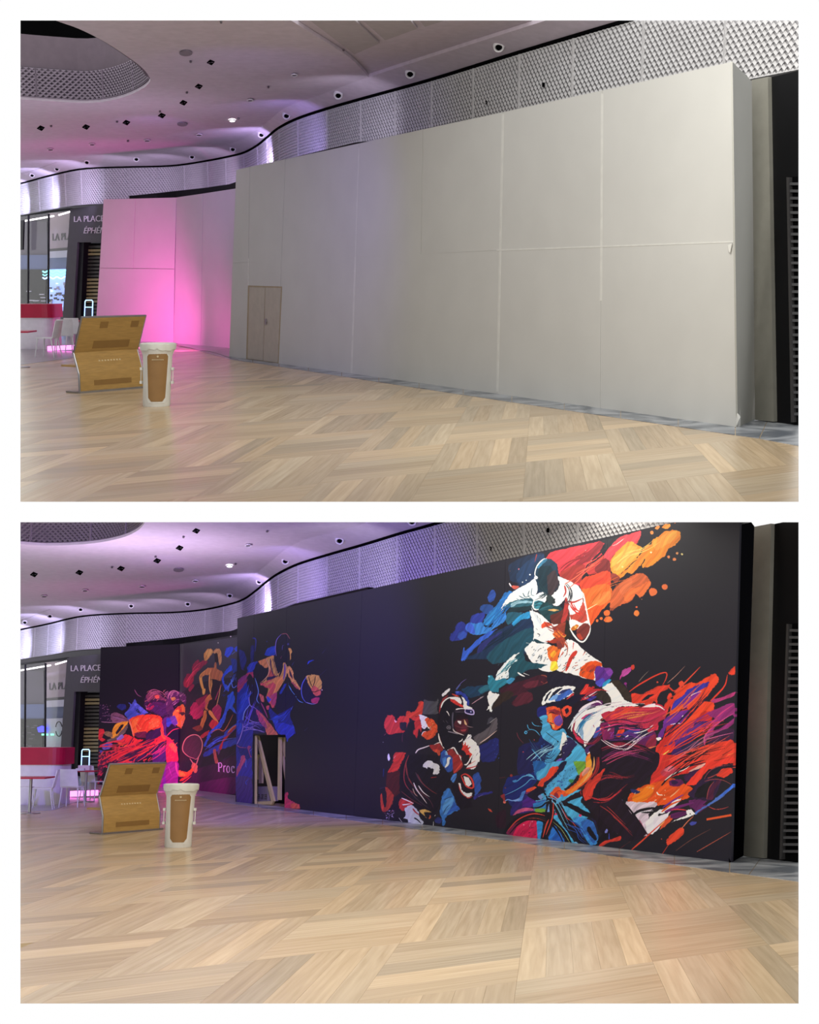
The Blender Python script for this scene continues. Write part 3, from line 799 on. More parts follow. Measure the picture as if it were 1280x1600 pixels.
P cdbccc 90,470 180,440 300,450 440,440 470,470 400,540 380,640 380,760 300,770 200,650 150,590
P e4e2ea 360,650 400,590 440,550 500,520 560,500 620,440 700,410 640,480 540,550 480,560 480,600 540,580 560,590 480,680 420,750 370,740
P b06080 220,640 300,620 340,690 360,750 290,760
P b03c48 250,680 330,690 370,750 260,780
P 7a68a8 60,440 130,410 140,470 110,520 80,480
S 14141f 3.6 2.4 170,610 240,570 300,530 380,510 460,500
S 14141f 2.4 1.4 270,530 380,545 450,530
S d8d8e0 1 .6 260,570 320,540 430,530
S 14141f 3 3 130,540 160,440 220,320
S 14141f 2 2 160,460 240,560 380,760
S 14141f 2.2 1.6 0,430 120,560 260,760
P 16121c 150,320 220,310 200,380 160,430 100,400
P 222a60 215,320 270,330 310,350 260,370 220,350
F f0d0b0 14 230,300 560,460 9 1
S f4e8d8 1.6 1 465,350 480,375 520,380
S f0b080 1.4 .5 590,400 640,360 680,320
S d8501f 2.4 1.2 510,540 600,470 700,430
P e0d8e4 440,600 540,560 600,520 560,600 500,680 430,740
S f0b050 1.4 .6 490,680 540,630 560,600
P d85030 560,600 600,570 620,600 540,680 480,720
S 6a3090 2 1 520,500 640,420 720,375
S 6a2468 4 2 540,540 680,490 820,450
S d0384a 1.4 1 600,520 680,515 750,525
P 5a2058 600,560 740,530 750,560 660,600 600,600
P ece6ec 600,640 680,600 750,570 745,530 790,515 825,560 800,575 740,600 660,620
D 1a1424 783,560 6
P e0442c 555,830 570,790 660,710 710,685 725,720 710,760 640,820 570,860
S d8442c 1.6 1.2 510,950 570,860
S c87050 1.2 .8 700,700 760,630 815,580
S d8442c 2 .8 225,900 330,810 440,710 540,620
S 8a3030 .8 .4 110,890 215,820
P 4048a0 775,650 800,632 845,635 830,660 790,670
S b04040 1 .6 960,490 1020,515 1090,510 1150,490
H d8542c 938,602 1172,560 1178,580 940,622
S 6a4038 .8 .5 645,910 800,800 985,700
S a85040 1 .6 845,920 1000,830 1175,728
D a04040 510,798 6
P c8382c 0,820 60,790 100,790 120,810 40,825
S 3a48b0 3 1 10,800 10,740
D 8a8a90 95,740 10
Z 590 1070 11.636
P c03a36 130,640 190,560 260,550 310,590 320,640 360,660 400,700 440,820 500,840 460,870 320,880 250,910 180,880 120,780
P c83c34 360,640 400,580 480,570 560,600 580,680 540,740 530,780 500,700 440,680 390,700
P c8402f 510,540 540,480 580,480 610,510 700,460 740,380 740,320 800,300 850,320 860,400 820,480 800,540 700,570 640,600 560,610 520,590
P 4a4a50 840,300 860,265 920,290 1000,300 1070,300 1100,250 1110,320 1080,430 1110,530 900,540 820,520
P c83a34 600,600 700,580 760,560 770,640 690,660 640,640
P c03434 670,680 770,640 800,750 790,860 750,800 720,970 690,940 640,860 680,800
P e6e4ea 755,550 840,560 920,610 1000,700 1010,780 950,820 900,760 860,810 810,780 790,680
P d8502c 860,620 920,600 1020,640 1090,760 1080,860 1000,960 920,1000 850,970 800,920 830,860 900,840 960,830 900,730
S f0e0b0 1.2 .6 900,720 930,800
S f0d8c0 1 .5 960,760 975,820
D f0c070 1005,710 9
S e8e0e0 1 .6 800,920 830,860 880,850
F f0b060 10 870,630 1060,800 7 .8
F a03028 14 840,640 1070,940 10 1
S 35303c 1 .5 530,820 560,700 640,640
S 5a3040 .7 .4 450,1040 450,930 470,870
S e8dcd8 1.6 1 690,1245 740,1180 850,1140 960,1100
S e8dcd8 1.6 1.2 1010,1115 1080,1070 1140,1045
S f0e4e0 1.6 1.4 1110,880 1130,1010 1210,1160
S c8442c 2 1 1120,880 1160,1000 1200,1140
P 962c2c 940,1100 1040,1090 1120,1060 1190,1160 1180,1200 1100,1230 1000,1190
P d04834 1000,1190 1060,1170 1140,1200 1120,1240 1050,1230
P c83c34 280,1396 320,1230 510,1240 470,1300 420,1396
S e8c0b8 1 .5 290,1340 330,1290
P e4e4ea 180,1300 200,1250 230,1340 205,1385 185,1360
D 9090a0 100,1045 8
P 262230 400,720 460,680 530,690 520,800 450,830 410,790
S f0d0d0 1 .5 310,640 330,680 350,660
S 9a5058 1.2 .6 120,920 160,880
Z 670 1070 11.636
P e4e2ee 235,180 290,120 370,65 390,80 370,120 260,215
P 14121f 180,480 190,380 250,240 340,170 450,130 540,130 640,170 710,260 730,360 810,430 800,540 790,700 720,890 640,960 620,1100 560,1190 450,1140 340,1180 250,1100 180,860 160,600
P 8a2c30 190,520 190,400 250,260 320,200 360,190 280,280 230,400 200,500
P c04434 420,160 520,190 560,220 480,210 430,180
P 2a3a9a 480,130 580,120 680,190 730,290 740,380 700,360 660,260 590,190 500,180
P 4a6ad0 480,130 520,115 560,130 520,150
S f0e8ea 1.6 1.2 220,420 260,320 340,250 420,225
P f0eaee 380,230 460,215 560,235 600,280 590,350 540,330 470,270 400,260
P c83430 400,260 480,280 560,340 620,380 620,410 520,380 430,320 390,290
P f0eaee 600,220 640,240 690,310 700,380 770,410 790,440 640,440 630,340 620,280
P 241c30 560,220 600,240 620,330 610,360 590,280
S e8e0e8 1.5 1 490,450 560,435 640,435
S b8a8e0 1.5 1.3 670,445 800,455 810,540 670,510 665,450
P 1e1a50 680,460 790,470 795,530 680,500
D b0b0e8 765,490 13
P 2a2030 480,460 640,450 640,500 480,500
S 6a5a6c 1 .6 490,495 640,500
P 4a1c28 470,700 560,560 680,560 720,700 710,850 620,900 500,850 460,760
P 200f1c 480,620 520,540 680,540 720,620 640,620 560,640
P e6e0e0 520,660 590,660 580,720 545,700
P d8b088 640,630 660,650 690,700 690,740 650,710
P 5a2034 590,750 640,720 690,780 690,830 590,800
P 9a3a44 580,820 680,810 660,850 600,850
S 6a3038 1 .6 470,740 600,780 700,760
S 8a7078 1 .6 690,745 740,765 810,775
S c8b8b8 1.4 1 440,800 470,850 560,890 640,920
S 5a5468 1.6 1.2 440,500 430,650 440,800
S e8e0e0 1.4 .5 320,480 350,510 375,570
D 6a6470 363,775 40
D 2c2834 363,775 25
D 8a8490 363,775 12
S 6a6470 1 .5 260,650 290,690
S 6a6470 1 .5 310,650 350,700
S 8a8090 1.2 .8 350,850 440,870 540,900
S e8e0e0 1.4 .7 545,1040 600,1010 610,980
P e8e4ee 680,980 720,900 780,920 760,980 720,1000
S 2a2c70 1.4 1 690,990 770,920
P e8e6ec 620,1040 660,1000 760,970 840,1040 900,1110 930,1200 920,1396 820,1396 760,1250 700,1200 640,1120
P c8342c 570,1220 620,1130 610,1050 640,1100 660,1040 680,1110 720,1090 710,1140 760,1130 720,1190 780,1260 760,1340 700,1300 640,1200
S 3a3440 1 .5 860,1175 810,1260 780,1330
S 3a3440 1 .5 890,1240 860,1290
S eae4e6 1.6 1.4 340,1190 400,1170 455,1145 520,1250 620,1396
S eae4e6 1.6 1 730,1396 780,1300 860,1180
P 8a2c2c 340,1190 440,1170 560,1340 600,1396 400,1396
P 1a1420 560,1200 620,1190 720,1330 700,1396 640,1396
P 2c4ea0 210,1396 230,1230 290,1180 350,1250 330,1396
P 6aa0e0 290,1240 320,1200 340,1280 320,1350
S e6e8f6 1.6 .6 320,1210 350,1290
P c04c38 160,1180 200,1200 210,1260 180,1300 150,1240
P 565058 810,960 960,860 1080,780 1160,680 1240,600 1250,640 1240,800 1160,900 1020,1020 900,1090
P 3a3a46 1080,620 1130,590 1200,620 1120,700 1060,720
S d8b8b0 1 .6 930,1060 1080,960 1240,830
S c8c0c0 1 .6 1110,690 1230,600
S b08898 1 .6 780,350 900,270 1000,215
P 1f2468 920,1110 1060,1050 1160,980 1270,980 1280,1200 1240,1300 1180,1396 960,1396 930,1230
F 3a58c0 12 1160,1000 1280,1380 9 .8
P 1c3a58 600,90 720,30 900,20 1100,0 1140,40 1040,130 900,200 760,250 700,200
P 2a6478 900,100 1000,20 1160,0 1250,0 1200,60 1100,100 960,160
S 3a5a9a 1.4 .6 500,95 540,40 580,0
Z 590 1180 6.737
P c8382f 105,180 150,100 190,20 200,0 290,0 240,100 210,170 160,180
P 4a1c20 100,190 160,185 230,160 240,260 230,400 170,440 110,400 90,300
P a83a2c 80,330 130,370 170,420 160,500 110,580 60,600 30,520 40,460 60,540 90,540 100,420
P c04030 30,430 45,400 55,470 70,560 50,590 35,540
P 1a1424 160,520 240,420 240,500 200,600 150,590 130,570
F b09cc0 30 90,580 175,670 6 1
F 8a4860 8 50,570 160,620 6 1
P 14121f 240,140 300,60 330,0 640,0 650,100 760,200 780,300 700,380 660,500 600,640 480,600 380,520 240,440 230,300
S 8a3038 1.4 .8 330,0 290,110 280,260 330,360 420,420
S 9a4038 1 .6 300,60 310,200 380,330
S 6a2c34 1.2 .7 310,130 330,260 420,360 520,450
S e8dcd8 1.6 .6 380,290 410,360 470,440 520,510
S e8dcd8 1.4 .6 430,320 480,390 550,440
S c8a890 1 .4 370,350 395,410 425,435
S 7a3038 1.2 .6 420,200 470,290 560,370 630,410
S 5a4450 1 .5 400,180 440,260 500,330
S 6a3038 1 .5 250,380 350,460 470,530
S 4a3c48 1 .6 320,340 400,450 540,560
S 5a3040 .9 .5 500,420 560,490 590,560
P dcdce6 480,100 530,55 640,100 655,150 640,200 585,200 590,150 530,125 525,145 480,125
S c83a38 1.6 1 562,237 620,230
P 2c4ea0 660,60 700,0 760,0 790,40 790,160 740,180 700,130 670,90
P 4a80d0 680,40 720,20 720,100 700,120
S e6e8f2 3.2 2.4 770,30 745,40 740,90 710,130
P 9a2c2c 790,0 880,0 910,80 880,140 800,190
S d04a3c 2 1 900,70 860,120 800,190
P e6e4ea 1000,20 1060,0 1075,40 1050,90 1030,130 1000,150 930,130 980,90
S c03438 1.6 .8 930,140 990,130 1050,110
S c83c38 1.6 .8 960,100 1030,60
S eae4e6 1.8 1.4 860,0 900,70 935,100 990,20
P 241820 900,100 880,30 920,0 970,0 940,80
P 4a80d0 770,260 790,210 830,190 830,230 800,290
S 14142a 1 .6 780,270 830,215
P 2c4ea0 1000,220 1060,180 1095,260 1080,300 1090,350 1040,420 1000,420 1020,330
P 14101c 850,260 880,200 950,190 1010,260 1020,400 990,480 940,460 870,380
S d04038 2 1.6 880,215 930,200 990,250 1010,330 980,345 930,320 890,240 880,215
P e8e4ea 905,220 960,240 990,300 960,330 930,310
P e8e4ea 850,300 870,295 890,370 940,400 995,395 985,430 945,445 890,400 860,350
S c83c38 1.2 .8 850,300 880,390 950,450 1000,430
P 2a2a80 1010,440 1080,400 1200,380 1210,400 1080,430 1020,470
S 8a80c0 1 .6 1060,440 1110,415
P 14101e 780,330 850,300 870,400 980,480 1000,540 920,560 860,560
P 3a78c8 660,560 670,460 690,400 730,350 760,350 800,440 830,520 870,570 800,600 730,640 690,700 660,630
P 5a9ae0 680,560 720,460 790,450 800,500 750,590 700,630
P 2c5ab8 800,500 830,520 865,570 780,590 720,640
S 1c3a70 1 .5 700,470 740,450 790,430
S 1c3a70 1 .5 690,620 720,560 760,520
P 3a78c8 680,700 700,680 720,700 700,740 680,740
P 2c3478 600,680 640,650 680,680 660,720 610,710
P c03838 240,460 300,460 380,500 330,540 270,590 230,560 220,500
S eae4e6 1.4 .8 250,450 320,480 380,510
S eae4e6 1.6 .8 260,520 290,520 350,510
P c8ccd8 285,560 330,530 370,530 430,590 440,650 480,700 470,730 330,715 320,680 275,665 295,640
S b03a40 2 1 370,560 400,600 440,630
S 16121c 1.8 .8 385,660 420,680 460,720
S c8c4c8 1.4 .8 225,660 262,710
P e0b060 440,580 500,570 570,600 490,600 500,640 460,610
S c86040 2 1 540,670 555,650 550,630
S e8a060 1 .5 500,650 520,660
S e8e4ea 1.6 1 600,640 612,628
S c8c4c8 1.4 1.2 587,740 588,700
P c04838 1160,560 1190,570 1210,600 1180,590
P 5a2030 1240,650 1280,640 1280,760 1260,700
Z 580 1060 6.095
S 6a5aa0 .8 .4 805,105 860,40 910,5
D d8e6f0 1215,20 14
P 2a7890 1120,60 1180,20 1280,0 1280,60 1180,110 1130,110
S 5a4a8a .7 .3 80,1050 130,1035
S 1c3a78 2 .8 120,860 115,940
P 8a2a34 1230,1120 1270,1100 1275,1180 1240,1130
P 2a1426 1180,1300 1280,1250 1280,1420 1200,1420
Z 750 812 2.964
P 1d1324 505,1060 560,1030 640,1010 740,1040 830,1085 822,1150 760,1215 690,1248 652,1285 700,1360 772,1452 700,1492 600,1430 520,1350 478,1295 470,1255 520,1180 515,1110
P c8382c 475,1255 500,1215 540,1185 580,1150 560,1200 530,1240 515,1290 485,1300
L 8a2038 9 1.0 16 560,1060 640,1040 740,1050 820,1090
L 6a2458 9 1.0 20 560,1100 650,1070 750,1090 820,1110
L b04068 6 .8 22 570,1130 650,1090 740,1080 800,1060
L b83038 7 .9 14 500,1290 580,1300 640,1260 700,1200
L 8c2834 7 .8 18 530,1200 600,1180 680,1190 760,1170
L a83434 5 .8 10 560,1320 620,1370 680,1430 720,1480
P b02c48 560,900 640,880 760,870 850,880 855,920 780,960 680,960 600,950
L e8dcea 6 1.1 16 470,930 560,870 660,850 800,850
L e04838 9 1.2 22 560,950 640,900 720,880 840,870
L c83a70 8 1.1 22 540,1000 640,950 740,950 850,900
L 5a2878 9 1.4 24 580,1010 680,1000 760,1010 850,960
L 281838 8 1.2 24 560,970 660,950 760,960 850,930
L f0dce6 4 .9 14 560,1020 660,1060 760,990 850,950
L e88a48 4 .9 14 600,930 700,910 780,900 840,880
L 2a1838 8 1.3 20 850,1000 930,930 1010,850 1080,760
L d43c2c 8 1.4 24 860,1060 960,1010 1060,960 1170,930
L 8a2a70 8 1.2 26 880,1050 980,960 1080,900 1170,850
L f06a40 5 1.1 24 840,930 930,870 1010,790 1090,720
L 1c1424 9 1.1 30 860,1180 960,1110 1060,1060 1170,1030
L e8503c 7 1.2 26 850,1150 960,1090 1060,1040 1170,990
L c87088 4 .8 30 870,1120 960,1060 1060,1000 1170,960
P d8502c 306,872 340,864 378,878 388,925 376,958 352,975 336,970 331,955 318,936 309,930 317,905
P 8a2a34 318,885 345,878 375,890 372,905 340,900
P 6a44a0 348,915 370,905 384,930 372,955 350,950 342,930
P f08a40 316,905 330,898 336,925 328,940 318,934
P f0a060 330,940 346,950 344,966 336,962
S 1a1424 1.3 .6 318,896 332,892 348,898
S 1a1424 1.1 .6 322,938 332,944 342,944
S 1a1424 1.2 .8 372,868 384,920 400,970 430,1010
P e04a34 385,870 410,860 425,880 415,905 395,915 388,895
P 14142a 392,880 408,872 412,888 400,900
L d8e4f4 9 1.3 16 420,980 440,930 490,880 560,850
L 2a6a9c 6 1.1 14 440,1000 470,940 520,900 570,880
L 8a2040 5 1.1 10 450,1010 500,1040 560,1000 580,940
L 1c1430 7 1.2 14 400,850 440,830 500,820 560,850
L b83038 5 1.2 12 440,850 500,800 560,790 600,800
L 24406a 10 1.0 24 240,1010 280,1080 330,1100 380,1010
L 9ad0ee 7 .8 24 230,1130 290,1080 340,1050 370,1000
L 2a50a8 9 1.2 26 400,1400 450,1430 480,1470 520,1490
L 70b8e8 6 .8 20 280,1300 340,1290 400,1380 440,1470
L e0a060 5 1.0 10 520,1090 520,1150 480,1210 410,1250
L a02c30 6 1.0 12 545,1090 540,1160 500,1220 430,1270
S 10101c 4 4 325,1290 330,1380 300,1470
S c84038 1.6 1.2 340,1310 335,1380 305,1460
L b04a30 8 1.0 18 340,520 380,560 400,600 380,650
L 2a5a66 7 1.0 14 250,450 280,420 330,400 300,390
L c83a34 7 1.2 12 420,380 440,420 470,440 480,480
L 1f3a44 8 1.0 12 270,300 300,340 280,360 250,380
L 30343e 7 .9 14 390,290 420,330 410,380 370,400
L 8a3430 6 1.0 16 290,470 330,500 370,510 390,540
L d8e0ea 6 1.0 10 240,400 260,450 280,500 270,560
L 902830 8 1.2 26 370,240 430,190 500,150 560,110
L f0604a 7 1.2 22 400,310 470,250 540,200 600,140
L f8b860 6 1.2 18 620,230 680,170 760,140 840,90
L e06a2c 7 1.2 20 480,440 540,360 590,300 700,260
L 2060a8 9 1.4 24 20,520 80,450 120,390 160,350
L 14283c 9 1.2 26 20,620 100,560 170,500 220,470
L 2c7a8c 6 1.1 18 60,740 110,700 150,660 200,640
'''
LEFT_TXT = '''
Z 360 960 7.529
P 1c2a8c 75,980 90,900 190,740 200,620 280,560 330,560 280,660 250,760 280,1000 190,1080 150,1240 120,1400 70,1500 60,1500 60,1200
P 2040a8 400,470 440,400 520,370 560,400 540,480 420,490
P 1e2468 100,420 160,440 190,540 150,660 120,600
P 1c2060 240,380 280,370 270,540 240,560
P 2a3aa8 200,640 230,580 290,560 300,640 220,680
S 2a3090 1.6 .6 260,280 300,300 290,440
S 2a3090 1.4 .5 130,640 170,660
P a03058 80,860 100,780 180,730 200,690 270,680 280,740 200,780 140,860 90,920
P 7a2a70 90,780 150,720 200,720 170,780 110,840
P 16132c 270,660 330,560 430,640 440,720 400,800 330,800 280,740
P 16132c 220,700 260,740 240,1000 210,960 190,760
P c88050 330,555 420,515 490,485 530,500 540,560 450,560 440,620 400,630 370,600
P c09050 430,520 500,490 560,560 600,640 620,560 650,570 660,700 640,760 590,850 540,930 500,940 430,960 440,860 360,820 400,780 440,720 450,640
P b05048 450,640 500,680 540,740 440,780 450,720
P c85058 350,820 440,790 540,760 560,820 500,930 550,920 530,1060 500,1100 440,1020 420,960 470,880 400,850
P d88850 500,780 600,720 620,790 560,900 500,920 540,840
P a8406a 470,960 550,920 530,1060 490,1060
P 2a1c48 440,740 560,720 540,740 430,780
S 3a1c50 1.6 1 470,520 480,620 510,730
S 3a1c50 1.6 1 500,520 550,720
S 2a1830 1.4 1 415,515 450,600 440,720 360,805
S e0a880 1.1 .6 420,520 455,620 440,720 350,810
P 18142e 510,500 560,440 620,560 600,640 560,700 530,600
S 18142e 2.4 1.4 610,580 600,660 570,740
S 6a4a90 2 1.6 640,580 640,680 625,770
S e8b880 .8 .6 660,590 655,740
P 15122a 535,500 530,400 540,300 590,240 660,230 700,290 710,380 690,400 690,500 640,570 590,560
S 7a6ac0 .8 .6 540,490 530,400 545,300 600,235
S b06060 .7 .5 600,235 660,230 700,290
P d8a050 680,400 710,400 728,440 712,470 715,520 700,540 700,460
S 4a4480 1 .5 610,420 615,370 630,365
S 9a5068 1 .5 590,520 605,490
D 3a3a78 680,350 14
P d8985a 665,620 700,610 740,680 740,740 780,800 825,870 810,895 760,850 710,780 670,690
P b0505a 720,800 740,800 810,880 800,895
P 3a2040 690,640 720,700 735,760 700,720
S 5a9ae0 1 .7 680,810 710,880 770,960 810,1020 860,1040
P 16132c 660,780 720,860 830,900 830,1000 800,1010 740,920
P 2038a0 580,920 640,820 660,820 620,900 590,960
P 181436 560,960 640,900 700,900 780,1000 700,1150 640,1180 560,1150 530,1080
P 1a1638 840,900 860,800 910,730 960,710 1040,730 1080,820 1080,920 1030,1030 960,1055 880,1030 845,980
P c89a4e 890,730 960,705 1040,725 1075,800 1070,880 1010,920 960,880 910,800
P c85a50 950,880 980,840 1060,890 1060,950 1000,960 970,920
P a83460 950,1000 1000,980 1050,980 1020,1050 960,1040
S 3a2020 1 .8 920,730 940,800 965,860
S 3a2020 1 .8 1000,730 990,800 965,860
S 3a2020 .9 .7 940,910 1000,910 1070,880
S 5a6ad8 1 .7 900,730 850,810 835,900 850,980 890,1040
S 8a90d0 .9 .5 890,1035 960,1055 1010,1050
D d8b8a0 1078,890 8
P 2038b0 150,960 190,1000 240,960 230,1080 180,1160 150,1300 100,1380 80,1300 100,1100
P 2a58c8 80,1260 120,1240 140,1340 100,1400 80,1340
P 20287c 440,1080 560,1180 720,1090 700,1200 740,1300 760,1400 620,1420 540,1340 500,1280
P 2848c0 490,1220 560,1190 560,1260 530,1310
P 3a50c8 430,960 480,1000 450,1040 430,1000
P 2a48b0 660,1400 700,1330 740,1300 760,1380 700,1400 670,1500
P 1a143a 240,880 300,800 330,900 380,1000 440,1200 400,1180 280,1060 220,1060
P 231c58 160,1180 220,1080 320,1080 400,1200 420,1380 330,1400 150,1380
S 8a80e0 1 .7 240,900 220,980 230,1060 260,1100
S 6a90e8 1 .7 290,750 330,900 310,1000 340,1050
S 8aa0f0 1 .6 230,1060 170,1140 150,1230 140,1400 90,1500
S 9a80d0 .8 .4 170,1200 260,1260 350,1270
S 9a80d0 .8 .4 150,1330 250,1340 400,1390
S 7a78d0 .8 .4 160,1370 280,1360 380,1370
S 8a70c0 .8 .4 230,1070 300,1110 420,1220
P b0407a 300,1120 340,1140 420,1230 470,1290 560,1420 430,1420 430,1330 350,1270 320,1200
P d87858 410,1280 470,1300 560,1420 430,1420
P c86060 340,930 390,960 400,1030 370,1030 350,980
P c04a60 420,1080 460,1070 450,1120 430,1120
S a03870 1.6 .8 360,1040 400,1120 440,1220
S 6a90e8 1 .5 715,1120 735,1080
P 2840b0 905,590 920,550 990,535 940,560
S 5a5aa0 .6 .3 870,1370 910,1335
S 4a4a90 .6 .3 1080,460 1130,400
S 4a58b0 .6 .3 725,600 750,555
S 4a4a90 .5 .3 1050,720 1130,650
D 2a2a70 430,320 8
Z 370 1130 11.43
P 2a2a90 0,0 270,0 290,200 270,600 260,1420 0,1400
P 1e1c70 0,380 90,420 190,440 270,600 150,660 60,560
P 2a44b8 0,0 80,0 100,100 60,180 20,200
P 33289c 0,700 140,640 160,740 260,640 270,1000 0,980
P 45307a 0,960 260,980 270,1430 0,1400
S 9a80c8 1.2 .5 0,380 60,260 110,80 100,0
S 9a80c8 1 .5 110,60 200,80 310,80
S 9a80c8 1 .5 110,140 220,110 320,110 500,160
S a04880 1 .6 0,390 60,430 180,440
P c04a78 0,960 0,820 60,700 80,590 130,570 165,650 100,760 40,880
P a03c78 190,440 220,400 260,430 220,480 240,560 270,610 240,600
S 9a78c0 1 .4 230,500 290,450
S 4a60c8 1.4 .6 170,640 160,760 180,790
S 3a50c8 1 .5 180,1100 160,1050 220,990
P c86a58 430,0 600,0 660,110 730,200 560,200 520,80
P 9a4070 430,0 520,0 540,100 480,60
P 2a38b0 680,0 860,0 1000,60 1030,150 900,300 870,210 740,190
P c83a58 855,1280 890,1230 920,1260 900,1320 950,1370 1040,1420 1110,1450 1130,1520 1000,1520 850,1500
P d86048 960,1440 1060,1430 1120,1480 1120,1525 980,1520
S b04070 1 .5 870,1240 860,1330
Z 360 960 7.529
L 5a4ac8 8 .9 50 150,1400 180,1260 240,1120 290,950
L 7a68c8 6 .7 70 150,1300 250,1290 340,1300 420,1380
L e09a58 6 .9 30 400,830 460,800 540,760 610,650
L 2c44b8 8 1.2 60 90,1200 150,1020 230,900 260,800
L 8a3068 6 1 30 100,860 150,800 200,730 260,700
L 3048b8 7 1.1 50 470,1280 560,1240 640,1180 720,1110
L d86858 5 .9 20 340,1150 400,1220 460,1300 530,1400
'''
